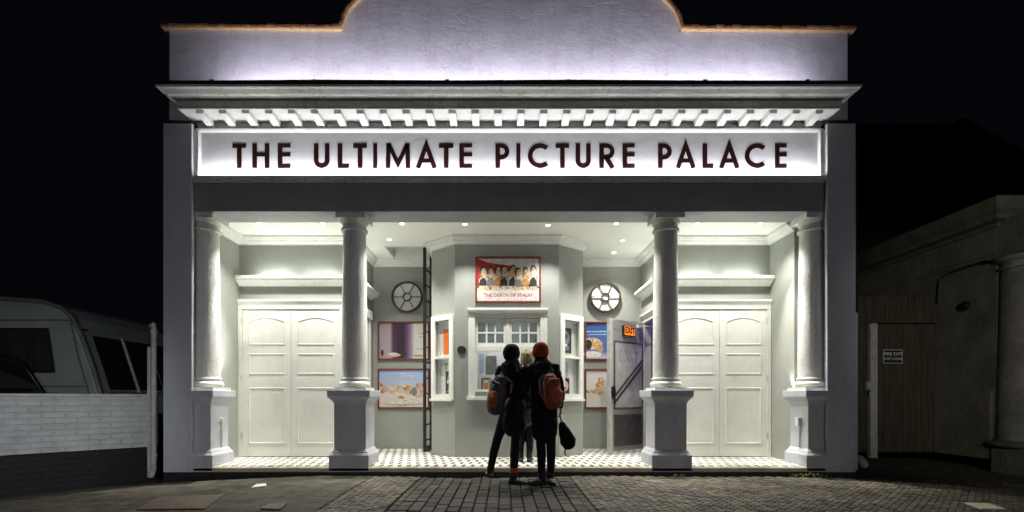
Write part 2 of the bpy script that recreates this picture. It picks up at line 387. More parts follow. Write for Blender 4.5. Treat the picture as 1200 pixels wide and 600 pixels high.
for a in range(-170, 170):
    for d in range(-170, 170):
        k = (a-d) % 4
        if k == 0: rc = (a, d, a+2, d+1)
        elif k == 3: rc = (a, d, a+1, d+2)
        else: continue
        pts = [(rc[0]*u, rc[1]*u), (rc[2]*u, rc[1]*u), (rc[2]*u, rc[3]*u), (rc[0]*u, rc[3]*u)]
        pts = [(2+px*ca-py*sa, -2+px*sa+py*ca) for px, py in pts]
        cx = sum(p[0] for p in pts)/4; cy = sum(p[1] for p in pts)/4
        ok = -4.4 < cy < -.09 and ((-1.86 < cx < -1.19) or (.83 < cx < 7.6))
        if not ok: continue
        block(b, pts, random.uniform(-.0025,.0025), inset=.004)
tag(b.build('block_paving', 'herring'), 'herringbone block paving', kind='structure')
b = MB()
for x0 in (-1.19-.005, .745):                       # edging rows
    y = -4.5
    while y < -.1:
        block(b, [(x0,y),(x0+.072,y),(x0+.072,y+.19),(x0,y+.19)], 0); y += .2
tag(b.build('paving_edge', 'setts'), 'edging course beside the setts', kind='structure')

# ================================================================== CINEMA BUILDING
cin = empty('cinema_building', (0, 0, 0), 'white rendered picture palace with columned porch and brightly lit sign', 'building')
XP = 4.43; XO = 4.83
# piers (front face y=0)
for s in (-1, 1):
    b = MB(); x0, x1 = sorted((s*XP, s*XO))
    b.box(x0, x1, -.006, .052, -.03, 4.84)
    q0, q1 = sorted((s*4.63, s*4.829)); b.box(q0, q1, .0525, .62, -.03, 4.84)
    p = b.build('pier', 'pier', cin, bevel=.008)
    q0, q1 = sorted((s*4.615, s*4.6295)); MB().box(q0, q1, .053, .48, .05, 3.63).build('reveal', 'white', p)
    b = MB().box(x0-.012, x1+.012, -.015, .6, 4.842, 4.862); b.build('cap', 'lead', p)
    MB().box(x0-.002, x1+.002, .01, .62, -.25, -.032).build('plinth', 'lead', p)  # near-black colour stands in for the shade below the pier
# flank walls and rear mass
b = MB()
b.box(-4.79, -4.42, .622, 14, -.3, 5.9); b.box(4.42, 4.79, .622, 14, -.3, 5.9); b.box(-4.42, 4.42, 13.8, 14, -.3, 5.9)
b.build('wall', 'brick_dark', cin, label='sooty brick flank wall of the picture palace')
MB().box(-4.42, 4.42, .4, 13.8, 5.6, 5.75).build('roof', 'lead', cin)
# parapet with arched centre
hw = 2.36; bh = .98; pz = 6.17; xc = .03
arc = [(xc+hw*math.cos(t), pz+bh*math.sin(t)) for t in [math.pi*i/40 for i in range(41)]]
b = MB(); pts = [(-4.787, 4.92), (4.76, 4.92), (4.76, pz-.02), *[(x, z) for x, z in arc], (-4.787, pz+.02)]
b.prism(pts, .05, .35); b.build('parapet', 'parapet', cin, bevel=.01)
# coping of tiles
b = MB()
line = [(-4.86, pz+.02), (xc-hw-.02, pz)] + [(x, z) for x, z in arc[::-1]][1:-1] + [(xc+hw+.02, pz), (4.83, pz-.02)]
def resample(line, st):
    out = [Vector(line[0])]; acc = 0
    for a, c in zip(line, line[1:]):
        a, c = Vector(a), Vector(c); L_ = (c-a).length; n = max(1, round(L_/st))
        for i in range(1, n+1): out.append(a+(c-a)*i/n)
    return out
rs = resample(line, .115)
for i, (a, c) in enumerate(zip(rs, rs[1:])):
    d = (c-a).normalized(); n = Vector((-d.y, d.x)); a2 = a+d*.004; c2 = c-d*.004
    j = random.uniform(-.005,.005); h = .03+random.uniform(-.006,.006)
    q = [a2+n*j, c2+n*j, c2+n*(j+h), a2+n*(j+h)]
    b.prism([(p.x, p.y) for p in q], -.025+random.uniform(-.008,.008), .4)
b.build('coping', 'terracotta', cin)
b = MB()
ln = [(x, z) for x, z in line]
for a, c in zip(ln, ln[1:]):
    a, c = Vector(a), Vector(c); d = (c-a).normalized(); n = Vector((-d.y, d.x))
    q = [a-n*.012, c-n*.012, c+n*.002, a+n*.002]; b.prism([(p.x, p.y) for p in q], -.005, .38)
b.build('coping_bed', mat('lime_mortar', (.6,.42,.2), .8, bump=.4, bscale=40, var=.3, vscale=12), cin)
# main cornice with returns
prof = [(0, 4.945), (0, 5.03), (-.03, 5.032), (-.03, 5.045), (.04, 5.047), (.05, 5.06), (.09, 5.065), (.13, 5.10), (.17, 5.112), (.17, 5.145), (-.06, 5.165), (-.2, 5.165), (-.2, 4.945)]
path = [(-4.56, .5), (-4.56, -.25), (4.53, -.25), (4.53, .5)]
path = path[::1]
# outward is to the right of travel: travel +x along the front gives -y outward
b = MB().sweep([(-4.50, .5), (-4.50, -.21), (4.48, -.21), (4.48, .5)], prof); cor = b.build('cornice', 'cornice', cin, bevel=.004)
b = MB().box(-4.672, 4.652, -.384, .04, 5.167, 5.18)
for x in (-3.95, -2.6, -.85, .75, 2.55, 3.9): b.box(x, x+.05, -.39, -.2, 5.178, 5.2)
b.tube([(-4.65, -.365, 5.19), (-3.9, -.366, 5.188), (-2.6, -.365, 5.2), (-.8, -.365, 5.19), (.8, -.365, 5.2), (2.6, -.365, 5.19), (4.6, -.365, 5.188)], .012, seg=6)
b.build('flashing', 'lead', cor)
# soffit
SZ = 4.94
b = MB().slab([(-4.50, -.207), (4.48, -.207), (4.48, .16), (-4.50, .16)], SZ-.012, SZ); sof = b.build('soffit', 'white', cin)
MB().box(-4.50, 4.48, -.212, -.198, SZ-.022, SZ-.013).build('lip', 'cornice', sof)
blk = MB(Matrix.Rotation(R(90), 4, 'Z')).prism([(-.168, SZ-.0125), (-.168, SZ-.06), (-.12, SZ-.068), (.108, SZ-.108), (.108, SZ-.0125)], -.05, .05)
m0 = None
for i in range(28):
    xx = -4.22+i*(8.437/27)
    if m0 is None: m0 = blk.build('modillion', 'white', cin, local=True, bevel=.004); o = m0
    else: o = m0.copy(); C.objects.link(o); o.parent = cin
    o.location = (xx, 0, 0)
# frieze wall, moulding under modillions, sign panel, ledge, beam
MB().box(-XP, XP, .112, .4, 4.78, SZ-.013).build('frieze', 'sage', cin)
MB().sweep([(-XP+.001, .11), (XP-.001, .11)], [(0, 4.765), (.03, 4.772), (.045, 4.79), (.05, 4.803), (-.02, 4.806), (-.02, 4.765)]).build('moulding', 'white', cin)
sign = MB().box(-XP, XP, .102, .4, 4.10, 4.764).build('sign_panel', 'sign_render', cin)
for s in (-1, 1):
    x0, x1 = sorted((s*4.36, s*4.428)); MB().box(x0, x1, .03, .1, 4.122, 4.762).build('side_frame', 'white', sign, bevel=.008)
b = MB().sweep([(-XP+.001, .06), (XP-.001, .06)], [(-.02, 4.035), (.01, 4.036), (.02, 4.055), (.045, 4.065), (.05, 4.075), (.05, 4.118), (.036, 4.118), (.036, 4.088), (-.04, 4.088)])
ledge = b.build('ledge', 'cornice', cin)
MB().box(-4.34, 4.34, .034, .048, 4.0905, 4.098).build('light_strip', 'led_cool', ledge)
MB().box(-4.628, 4.628, .06, .48, 3.632, 4.034).build('beam', 'beam', cin, bevel=.006)
# --------- sign letters
ST = .065; Z0, Z1 = 4.263, 4.613
def stroke(b, pts, w=ST, closed=False, flat=True):
    pts = [Vector(p) for p in pts]; n = len(pts); A = []; B = []
    for i, p in enumerate(pts):
        d1 = (p-pts[i-1]).normalized() if i > 0 else None; d2 = (pts[i+1]-p).normalized() if i < n-1 else None
        d1 = d1 or d2; d2 = d2 or d1
        n1 = Vector((-d1.y, d1.x)); n2 = Vector((-d2.y, d2.x)); m = (n1+n2).normalized(); k = 1/max(.35, m.dot(n1))
        A.append(p+m*w/2*k); B.append(p-m*w/2*k)
    for i in range(n-1):
        b.prism([tuple(A[i]), tuple(A[i+1]), tuple(B[i+1]), tuple(B[i])], 0, .003)
def arcp(cx, cz, rx, rz, a0, a1, n=18): return [(cx+rx*math.cos(R(a0+(a1-a0)*i/n)), cz+rz*math.sin(R(a0+(a1-a0)*i/n))) for i in range(n+1)]
def letter(ch, W):
    b = MB(); H = Z1-Z0; h = ST/2
    bar = lambda x0, x1, z0, z1, e=0: b.box(x0, x1, 0+e*.5, .003, z0, z1)
    if ch == 'T': bar(W/2-h, W/2+h, 0, H-ST, .0); bar(0, W, H-ST+.0005, H)
    if ch == 'H': bar(0, ST, 0, H); bar(W-ST, W, 0, H); bar(ST+.0005, W-ST-.0005, H*.47, H*.47+ST*.9)
    if ch == 'E':
        bar(0, ST, 0, H)
        for z in (0, H*.47, H-ST*.9): bar(ST+.0005, W, z, z+ST*.9)
    if ch == 'L': bar(0, ST, 0, H); bar(ST+.0005, W, 0, ST*.9)
    if ch == 'I': bar(0, W, 0, H)
    if ch == 'U': r = W/2-h; stroke(b, [(h, H)] + arcp(W/2, W/2, r, r, 180, 360) + [(W-h, H)])
    if ch == 'C': r = H/2-h; stroke(b, arcp(H/2, H/2, r, r, 48, 312, 30))
    if ch == 'M': stroke(b, [(h, 0), (h+.006, H)], ST*.95); stroke(b, [(W-h, 0), (W-h-.006, H)], ST*.95); b2 = -.001; stroke(b, [(h+.01, H-.005), (W/2, .06), (W-h-.01, H-.005)], ST*.9)
    if ch == 'A':
        stroke(b, [(h*.9, 0), (W/2, H*1.0-.02), (W-h*.9, 0)], ST*.98); bar(W*.24, W*.76, H*.22, H*.22+ST*.85, .001)
    if ch in 'PR':
        bar(0, ST, 0, H); r = H*.29-h*.6; zc = H-h-r
        stroke(b, [(ST*.9, H-h)] + [(W-r-h*1.0, H-h)] + arcp(W-r-h, zc, r, r, 90, -90, 14)[1:] + [(ST*.9, zc-r)], ST*.95)
        if ch == 'R': stroke(b, [(W*.45, zc-r), (W-h*.9, 0)], ST)
    return b
LET = [('T',272.3,288.3),('H',295.7,315.6),('E',325.4,340.3),('U',367.8,386),('L',395.7,408.9),('T',414,429.8),('I',437.3,442),('M',452,480.8),('A',487.3,511.8),('T',514.6,531.2),('E',538.3,553.3),
       ('P',580.6,597),('I',605.1,609.8),('C',618.6,645),('T',651.2,667),('U',674.6,692.3),('R',702.3,720.3),('E',729.5,743.8),('P',771.2,787.4),('A',792,815.2),('L',823.4,836),('A',842.8,866.6),('C',872.9,899),('E',908.3,922)]
for ch, a, c in LET:
    y = .0985; x0 = X(a, y); W = X(c, y)-x0
    b = letter(ch, W); bmesh.ops.translate(b.bm, verts=b.bm.verts, vec=(x0, y, Z0))
    b.build('letter', 'letter', sign)
# --------- porch floor and step
b = MB().box(-XP, XP, .0, .055, -.03, .043).box(-4.6, 4.6, .0555, 2.5, -.03, .043); 
b.mx = Matrix.Identity(4)
fl = b.build('step', 'step', cin, bevel=.02)
MB().box(-4.42, 4.42, .045, 2.46, .0435, .048).build('tiled_floor', 'tiles', cin)
b = MB().box(-4.42, 4.42, .035, .6, -.3, -.031); b.build('step_gap_shade', 'lead', cin)  # dark strip: shadow gap under the step, given by its colour
# --------- ceiling with hatch hole
HX0, HX1, HY0, HY1 = -2.13, -1.42, 1.64, 2.32
b = MB()
CZL = 3.632
b.box(-XP, HX0, .482, 2.46, CZL, CZL+.05); b.box(HX1, XP, .482, 2.46, CZL, CZL+.05); b.box(HX0, HX1, .482, HY0, CZL, CZL+.05); b.box(HX0, HX1, HY1, 2.46, CZL, CZL+.05)
b.build('ceiling', 'ceiling', cin)
b = MB()
t = .03
b.box(HX0-t, HX0, HY0, HY1, CZL+.051, CZL+.5); b.box(HX1, HX1+t, HY0, HY1, CZL+.051, CZL+.5); b.box(HX0-t, HX1+t, HY1, HY1+t, CZL+.051, CZL+.5); b.box(HX0-t, HX1+t, HY0-t, HY0, CZL+.051, CZL+.5); b.box(HX0-t, HX1+t, HY0-t, HY1+t, CZL+.501, CZL+.53)
ha = b.build('ceiling_hatch', 'ceiling', cin)
b = MB().sweep([(HX0-.03, HY0-.03), (HX1+.03, HY0-.03), (HX1+.03, HY1+.03), (HX0-.03, HY1+.03)], [(0, CZL-.012), (0, CZL-.001), (-.028, CZL-.001), (-.028, CZL-.012)], closed=True); b.build('frame', 'white', ha)
# --------- porch walls
XL, XR = -4.396, 4.26; YD = 1.15; YB = 2.46; ILX, IRX = -2.566, 2.51
BX = [(-1.31, YB), (-1.31, 1.48), (-.878, 1.12), (.814, 1.12), (1.26, 1.48), (1.26, YB)]
WT = CZL-.001; WB = .05
def wallpart(*boxes):
    b = MB()
    for q in boxes: b.box(*q)
    return b.build('porch_wall', 'sage', cin)
wallpart((-4.628, XL, .481, YD, WB, WT)); wallpart((XR, 4.628, .481, YD, WB, WT))
wallpart((-4.425, ILX-.001, YD, YD+.2, WB, WT)); wallpart((IRX+.001, 4.425, YD, YD+.2, WB, WT))
wallpart((ILX-.2, ILX, YD+.001, YB, WB, WT))
DY0, DY1, DZ = 1.24, 2.17, 2.385
wallpart((IRX, IRX+.12, YD+.0, DY0, WB, WT), (IRX, IRX+.12, DY1, YB, WB, WT), (IRX, IRX+.12, DY0, DY1, DZ, WT))
wallpart((ILX, IRX, YB, YB+.2, WB, WT))
# --------- crown moulding round the porch
cr = [(0, 3.50), (.018, 3.50), (.022, 3.522), (.03, 3.524), (.05, 3.54), (.06, 3.565), (.09, 3.575), (.095, 3.59), (.115, 3.595), (.118, 3.631), (0, 3.631)]
pth = [(XL, .47), (XL, YD), (ILX, YD), (ILX, YB)] + BX + [(IRX, YB), (IRX, YD), (XR, YD), (XR, .47)]
MB().sweep(pth, cr).build('crown_moulding', 'white', cin, bevel=.003)
# --------- lit shelves over the doors
sp = [(0, 2.83), (.03, 2.835), (.05, 2.86), (.09, 2.885), (.13, 2.90), (.14, 2.925), (.16, 2.93), (.16, 2.975), (.142, 2.975), (.142, 2.95), (0, 2.95)]
def shelf(path): return MB().sweep(path, sp).build('door_shelf', 'white', cin, bevel=.003)
def strip(parent, x0, x1, y0, y1): MB().box(x0, x1, y0, y1, 2.9515, 2.958).build('light_strip', 'led_cool', parent)
s1 = shelf([(XL+.002, YD), (ILX-.002, YD)]); s2 = shelf([(IRX+.002, YD), (XR-.002, YD)])
s3 = shelf([(ILX, 1.2), (ILX, 2.3)]); s4 = shelf([(IRX, 2.3), (IRX, 1.2)])
# --------- double doors
def loopmould(b, pts, y, w=.022, h=.012):
    # ridge round a panel: pts in x,z clockwise
    def mf(px, py, hh): return (px, y-hh, py)
    b.sweep(pts, [(-w/2, 0), (-w*.2, h), (w*.2, h), (w/2, 0)], closed=True, mapf=mf)
def doubledoor(x0, seam, x1, tw):
    fr = MB(); y = YD
    fo = x0-.065; fi = x1+.065
    fr.box(fo, x0, y-.05, y-.001, .049, 2.45); fr.box(x1, fi, y-.05, y-.001, .049, 2.45)
    fr.sweep([(fo-.0, y-.001), (fi+.0, y-.001)], [(0, 2.451), (.05, 2.451), (.052, 2.50), (.06, 2.53), (.075, 2.56), (.085, 2.575), (.085, 2.60), (0, 2.605)])
    f = fr.build('double_door', 'door', cin, bevel=.004)
    for a, c in ((x0, seam), (seam, x1)):
        b = MB().box(a+.003, c-.003, y-.034, y-.002, .06, 2.446)
        p0, p1 = a+.115, c-.1; yy = y-.034
        arch = [(p0, 1.88), (p0, 2.25)] + [(p0+(p1-p0)*t, 2.25+.065*math.sin(math.pi*t)) for t in [i/12 for i in range(1, 12)]] + [(p1, 2.25), (p1, 1.88)]
        for pts in (arch, [(p0, 1.404), (p0, 1.72), (p1, 1.72), (p1, 1.404)], [(p0, .276), (p0, 1.167), (p1, 1.167), (p1, .276)]):
            loopmould(b, pts, yy+.0005, .026, .010)
            ins = [(xx+(.03 if xx < (p0+p1)/2 else -.03), zz) for xx, zz in pts]
        b.build('door_leaf', 'door', f, bevel=.002)
    b = MB()
    hx = x0 if tw < 0 else x1
    for z in (.35, 1.28, 2.22): b.box(hx-.012, hx+.012, y-.058, y-.051, z, z+.1)
    b.build('hinge', 'cornice', f)
doubledoor(-4.33, -3.54, -2.75, -1)
doubledoor(2.63, 3.42, 4.19, 1)
# left recess door (closed, seen edge on)
b = MB().box(ILX, ILX+.035, 1.26, 1.33, .049, 2.45).box(ILX, ILX+.035, 2.12, 2.19, .049, 2.45).box(ILX, ILX+.06, 1.24, 2.21, 2.451, 2.60)
f = b.build('side_door', 'white', cin, bevel=.004)
MB().box(ILX+.001, ILX+.02, 1.332, 2.118, .06, 2.448).build('door_leaf', 'door', f)
# right recess doorway with architrave, lobby and purple curtains
b = MB().box(IRX-.035, IRX-.001, 1.17, DY0, .049, DZ).box(IRX-.035, IRX-.001, DY1, 2.24, .049, DZ)
b.sweep([(IRX-.001, 2.26), (IRX-.001, 1.17)], [(0, DZ+.001), (.03, DZ+.001), (.035, DZ+.07), (.06, DZ+.1), (.075, DZ+.12), (.075, DZ+.15), (0, DZ+.15)])
df = b.build('doorway', 'white', cin, bevel=.004)
b = MB(); b.box(IRX+.13, 4.2, 1.36, 1.4, 0, 2.9); b.box(4.2, 4.25, 1.36, 5, 0, 2.9); b.box(IRX-.5, 4.25, 5, 5.05, 0, 2.9); b.box(IRX+.13, 4.25, 1.36, 5.0, 2.9, 2.95); b.box(IRX+.05, 4.2, YB+.21, YB+.25, 0, 2.9)
b.box(IRX+.01, 4.2, 1.36, 5, .0, .045)
b.build('lobby', mat('lobby_dark', (.05,.03,.09), .8), cin)
b = MB(); n = 90; front = []; 
for k, (nm, x0, amp) in enumerate((('a', 2.74, .025),)):
    A = []; B = []
    for i in range(n+1):
        y = 1.42 + 1.02*i/n; xx = x0+amp*math.sin(i*.9)+.008*math.sin(i*2.3)
        A.append(b.v((xx, y, .07))); B.append(b.v((xx+.01*math.sin(i*.5), y, 2.6)))
    for i in range(n): b._face([A[i], A[i+1], B[i+1], B[i]])
cur = b.build('curtain', 'purple', None, smooth=True); so = cur.modifiers.new('s', 'SOLIDIFY'); so.thickness = .006
tag(cur, 'deep purple curtain hanging just inside the open exit doorway', 'curtain')
# --------- exit door leaf (open)
hp = Vector((2.47, 2.13)); fe = Vector((1.73, 1.53)); dv = (fe-hp); LW = dv.length; ang = math.atan2(dv.y, dv.x)
# local frame: x from free edge to hinge, -y towards the camera
dv2 = hp-fe; mx = Matrix.Translation((fe.x, fe.y, 0)) @ Matrix.Rotation(math.atan2(dv2.y, dv2.x), 4, 'Z')
zt, zb = 2.375, .085
b = MB(mx).box(0, LW, 0, .05, zb, zt); ex = b.build('exit_door', 'steel', cin, bevel=.004)
b = MB(mx).box(-.012, .07, -.006, .056, zb+.005, zt-.003); b.build('edge_strip', 'pipe', ex, bevel=.003)
b = MB(mx)
def fr(b, x0, x1, z0, z1, w, y0, y1):
    b.box(x0, x0+w, y0, y1, z0, z1); b.box(x1-w, x1, y0, y1, z0, z1); b.box(x0+w, x1-w, y0, y1, z0, z0+w); b.box(x0+w, x1-w, y0, y1, z1-w, z1)
fr(b, .11, LW-.03, .82, 2.0, .024, -.012, -.0005)
fr(b, .12, LW-.04, .17, .72, .03, -.02, -.0005)
b.build('rail', 'steel_dark', ex, bevel=.002)
MB(mx).box(.152, LW-.072, -.012, -.0005, .202, .688).build('kick_panel', 'steel_dark', ex)
MB(mx).box(.132, LW-.052, -.006, -.0005, .842, 1.978).build('panel', mat('worn_pale_metal', (.42,.41,.39), .4, metal=.0, bump=.2, bscale=8, var=.3, vscale=6), ex)
b = MB(mx)
for dz in (0, .11): 
    p = [(.10, 1.02+dz-.11), (.10, 1.05+dz-.11), (LW-.05, 1.61+dz), (LW-.05, 1.58+dz)]
    b.prism(p, -.028, -.0125)
b.build('push_bar', 'black', ex)
b = MB(mx).box(.03, .1, -.035, -.0005, 1.02, 1.2); b.tube([(.065, -.05, .98), (.065, -.06, 1.1), (.065, -.05, 1.22)], .016, seg=8); b.build('handle', 'black', ex)
tm = text_mesh('EXIT', .30, .003, bold=-.006)
MB(mx @ Matrix.Translation((.52, -.0075, 1.72)) @ UP @ Matrix.Diagonal((.95, 1, 1, 1))).add_mesh(tm).build('lettering', mat('faded_lettering', (.26,.26,.25), .5), ex)
b = MB(mx).box(.33, .64, -.05, -.0005, 2.10, 2.28); bx = b.build('exit_box', 'black', ex, bevel=.004)
MB(mx).box(.345, .625, -.0535, -.0505, 2.115, 2.265).build('lit_face', 'exit_orange', bx)
tm2 = text_mesh('EXIT', .15, .002, bold=.006)
MB(mx @ Matrix.Translation((.485, -.057, 2.193)) @ UP @ Matrix.Diagonal((.88, 1, 1, 1))).add_mesh(tm2).build('lettering', 'black', bx)
b = MB(mx).box(.74, .86, -.06, -.0005, 2.27, 2.33); b.tube([(.8, -.05, 2.3), (.98, -.16, 2.31), (LW+.04, -.05, 2.32)], .012, seg=6); b.build('door_closer', 'pipe', ex)
# --------- round windows on the back wall
for px in (477.5, 709):
    xx = X(px, YB); zz = Z(348.5, YB); r = .285
    b = MB()
    def ring(b, r0, r1, y0, y1, n=48):
        V = [[b.v((xx+rr*math.cos(2*math.pi*i/n), yy, zz+rr*math.sin(2*math.pi*i/n))) for i in range(n)] for rr, yy in ((r0, y1), (r0, y0), (r1, y0), (r1, y1))]
        for k in range(4):
            for i in range(n): b._face([V[k][i], V[k][(i+1) % n], V[(k+1) % 4][(i+1) % n], V[(k+1) % 4][i]])
    ring(b, r-.022, r+.006, YB-.07, YB-.001)
    ow = b.build('round_window', 'oxide', cin, smooth=True)
    b = MB(); ring(b, .062, .08, YB-.06, YB-.03)
    for k in range(6):
        a = R(60*k); d = Vector((math.cos(a), math.sin(a))); nn = Vector((-d.y, d.x))*.006
        q = [d*.08-nn, d*(r-.02)-nn, d*(r-.02)+nn, d*.08+nn]
        b.prism([(xx+p.x, zz+p.y) for p in q], YB-.055, YB-.035)
    b.build('spokes', 'oxide', ow)
    b = MB(); n = 48
    b.prism([(xx+(r-.023)*math.cos(2*math.pi*i/n), zz+(r-.023)*math.sin(2*math.pi*i/n)) for i in range(n)], YB-.02, YB-.001)
    b.build('pane', 'opal', ow)
# --------- ticket booth
BH = WT
WX0, WX1, WZ0, WZ1 = -.56, .52, 1.125, 2.30
b = MB()
y0, y1 = 1.12, 1.2
b.box(-.878, WX0, y0, y1, WB, BH); b.box(WX1, .814, y0, y1, WB, BH); b.box(WX0, WX1, y0, y1, WB, WZ0); b.box(WX0, WX1, y0, y1, WZ1, BH)
booth = b.build('ticket_booth', 'sage', cin)
# splayed sides with display niches
def sidemat(p0, p1):
    d = Vector(p1)-Vector(p0); return Matrix.Translation((p0[0], p0[1], 0)) @ Matrix.Rotation(math.atan2(d.y, d.x), 4, 'Z'), d.length
SZ0, SZ1 = 1.05, 2.28
for side, (p0, p1) in enumerate((((-1.31, 1.48), (-.878, 1.12)), ((.814, 1.12), (1.26, 1.48)))):
    mx, Lw = sidemat(p0, p1); o0, o1 = .11, Lw-.11
    b = MB(mx); b.box(0, o0, 0, .05, WB, BH); b.box(o1, Lw, 0, .05, WB, BH); b.box(o0, o1, 0, .05, WB, SZ0); b.box(o0, o1, 0, .05, SZ1, BH)
    b.build('booth_wall', 'sage', booth)
    b = MB(mx); fr(b, .02, Lw-.02, .98, 2.38, .088, -.035, -.001)
    b.box(.02, Lw-.02, -.07, -.036, .955, .995); b.box(.1, Lw-.1, -.03, .099, 1.66, 1.70)
    b.box(.085, .104, 0, .1, SZ0, SZ1); b.box(Lw-.104, Lw-.085, 0, .1, SZ0, SZ1); b.box(.085, Lw-.085, .1, .12, SZ0-.02, SZ1+.02); b.box(.085, Lw-.085, .0, .1, SZ1-.001, SZ1+.018); b.box(.085, Lw-.085, .0, .1, SZ0-.018, SZ0+.001)
    ca_ = b.build('display_case', 'white', booth, bevel=.003)
b = MB().box(-1.31, -1.25, 1.482, YB, WB, BH).box(1.2, 1.26, 1.482, YB, WB, BH); b.build('booth_wall', 'sage', booth)
# interior of the booth
b = MB().box(-1.2, 1.15, 2.38, 2.44, .05, 3.1).box(-1.24, -1.2, 1.75, 2.44, .05, 3.1).box(1.15, 1.19, 1.75, 2.44, .05, 3.1).slab([(-.84,1.23),(.78,1.23),(1.15,1.6),(1.15,2.37),(-1.2,2.37),(-1.2,1.6)], 2.62, 2.66)
b.build('booth_interior', mat('booth_inner_paint', (.26,.265,.26), .6, var=.12, vscale=5, bump=.1), booth)
MB().box(-.62, .6, 1.201, 1.75, 1.06, 1.10).build('counter', 'white', booth, bevel=.005)
# window frame
b = MB(); fr(b, -.656, .62, .99, 2.44, .0, 0, 0) if False else None
fx0, fx1 = -.656, .622
fw = MB(); 
fw.box(fx0, WX0+.012, 1.075, 1.119, 1.03, 2.31); fw.box(WX1-.012, fx1, 1.075, 1.119, 1.03, 2.31)
fw.sweep([(fx0-.012, 1.119), (fx1+.012, 1.119)], [(0, 2.311), (.045, 2.311), (.05, 2.38), (.07, 2.41), (.09, 2.42), (.09, 2.455), (0, 2.46)])
fw.box(fx0-.02, fx1+.02, 1.03, 1.119, .975, 1.028)
fw.box(WX0, WX1, 1.10, 1.2, WZ0-.02, WZ0+.018)
win = fw.build('ticket_window', 'white', booth) if False else fw.build('ticket_window', 'white', cin, bevel=.005)
b = MB(); TZ = 1.80
def sash(b, x0, x1, z0, z1, nx, nz, y0, y1, st=.045, mu=.026):
    fr(b, x0, x1, z0, z1, st, y0, y1)
    for i in range(1, nx):
        xm = x0+st+(x1-x0-2*st)*i/nx; b.box(xm-mu/2, xm+mu/2, y0+.004, y1-.004, z0+st, z1-st)
    for j in range(1, nz):
        zm = z0+st+(z1-z0-2*st)*j/nz; b.box(x0+st, x1-st, y0+.006, y1-.006, zm-mu/2, zm+mu/2)
mid = (WX0+WX1)/2
for a, c in ((WX0+.014, mid-.02), (mid+.02, WX1-.014)):
    b = MB(); sash(b, a, c, TZ+.06, WZ1-.02, 3, 2, 1.125, 1.16); b.build('sash', 'white', win, bevel=.002)
b = MB().box(mid-.019, mid+.019, 1.11, 1.17, TZ+.061, WZ1-.001).box(WX0+.013, WX1-.013, 1.105, 1.18, TZ-.03, TZ+.059).box(WX0+.013, WX1-.013, 1.11, 1.17, WZ1-.019, WZ1-.001)
b.build('transom', 'white', win, bevel=.004)
for a, c in ((WX0+.013, WX0+.04), (WX1-.04, WX1-.013)): MB().box(a, c, 1.11, 1.17, WZ0+.019, TZ-.031).build('jamb', 'white', win)
MB().box(WX0+.02, WX1-.02, 1.14, 1.144, TZ+.07, WZ1-.03).build('pane', glass('pane_glass', .2, (.55,.57,.56), .08), win)
# disc vent
b = MB(); b.mx = Matrix.Translation((X(541, 1.12), 1.119, Z(410, 1.12))) @ UP
b.lathe([(.068, 0), (.072, .012), (.06, .022), (.05, .018), (.02, .026), (.001, .026)], seg=28); b.build('vent', 'black', cin, smooth=True)

# --------- columns
def column(xc, ycen, half, ped_dx=0):
    hb = half
    b = MB(); n = 44
    prof = [(.183, 1.30)]
    for i in range(0, 13):
        t = i/12; prof.append((.181-.022*t**1.6, 1.31+(3.40-1.31)*t))
    b.lathe(prof, (xc, ycen), n)
    sh = b.build('column', 'shaft', cin, smooth=True)
    b = MB().lathe([(.172, 3.40), (.186, 3.408), (.19, 3.425), (.186, 3.44), (.166, 3.448), (.162, 3.50), (.175, 3.505), (.182, 3.52), (.2, 3.545), (.205, 3.553)], (xc, ycen), n)
    b.box(xc-.205, xc+.205, ycen-.205, ycen+.205, 3.554, 3.6315)
    b.build('capital', 'shaft', sh, smooth=True)
    b = MB().lathe([(.205, 1.16), (.222, 1.185), (.222, 1.215), (.205, 1.24), (.192, 1.245), (.19, 1.262), (.2, 1.28), (.195, 1.297), (.182, 1.30)], (xc, ycen), n)
    b.box(xc-.225, xc+.225, ycen-.225, ycen+.225, 1.118, 1.159)
    b.build('base', 'white', sh, smooth=True)
    # pedestal: cap, dado, base moulding, plinth
    y0 = 0.0; cy = hb; px = xc+ped_dx
    sq = lambda h: [(px-h, cy-h), (px+h, cy-h), (px+h, cy+h), (px-h, cy+h)]
    d = hb-.055
    prof = [(0, -.028), (0, .20), (-.008, .215), (-.028, .24), (-.028, .25), (-.045, .275), (-.055, .29), (-.055, .93), (-.04, .945), (-.04, .96), (-.01, .995), (.012, 1.02), (.018, 1.03), (.018, 1.117), (-.2, 1.117), (-.2, -.028)]
    b = MB().sweep(sq(hb), prof, closed=True)
    ped = b.build('pedestal', 'pier', sh, bevel=.006)
    b = MB().box(px-hb+.01, px+hb-.01, .012, cy*2-.01, -.28, -.03); b.build('gap_shade_footing', 'lead', sh)  # blackened block paints in the shadow gap under the pedestal
    return sh
cols = [column(-4.392, .272, .272, -.028), column(-2.245, .272, .28), column(2.27, .272, .28), column(4.392, .272, .272, .028)]
# cable conduit and box on the inner pedestals
b = MB(); xs_ = -4.42+.272-.05
b.tube([(xs_+.012, .3, .3), (xs_+.014, .3, .66), (xs_+.03, .28, .70), (xs_+.03, .22, .72)], .012, seg=8); b.build('cable_conduit', 'white', cin, smooth=True)
b = MB(); xs_ = 4.42-.272+.05
b.box(xs_-.05, xs_, .2, .28, .6, .72); b.tube([(xs_-.012, .24, .3), (xs_-.012, .24, .6)], .009, seg=8); b.build('socket_box', 'white', cin, bevel=.004)
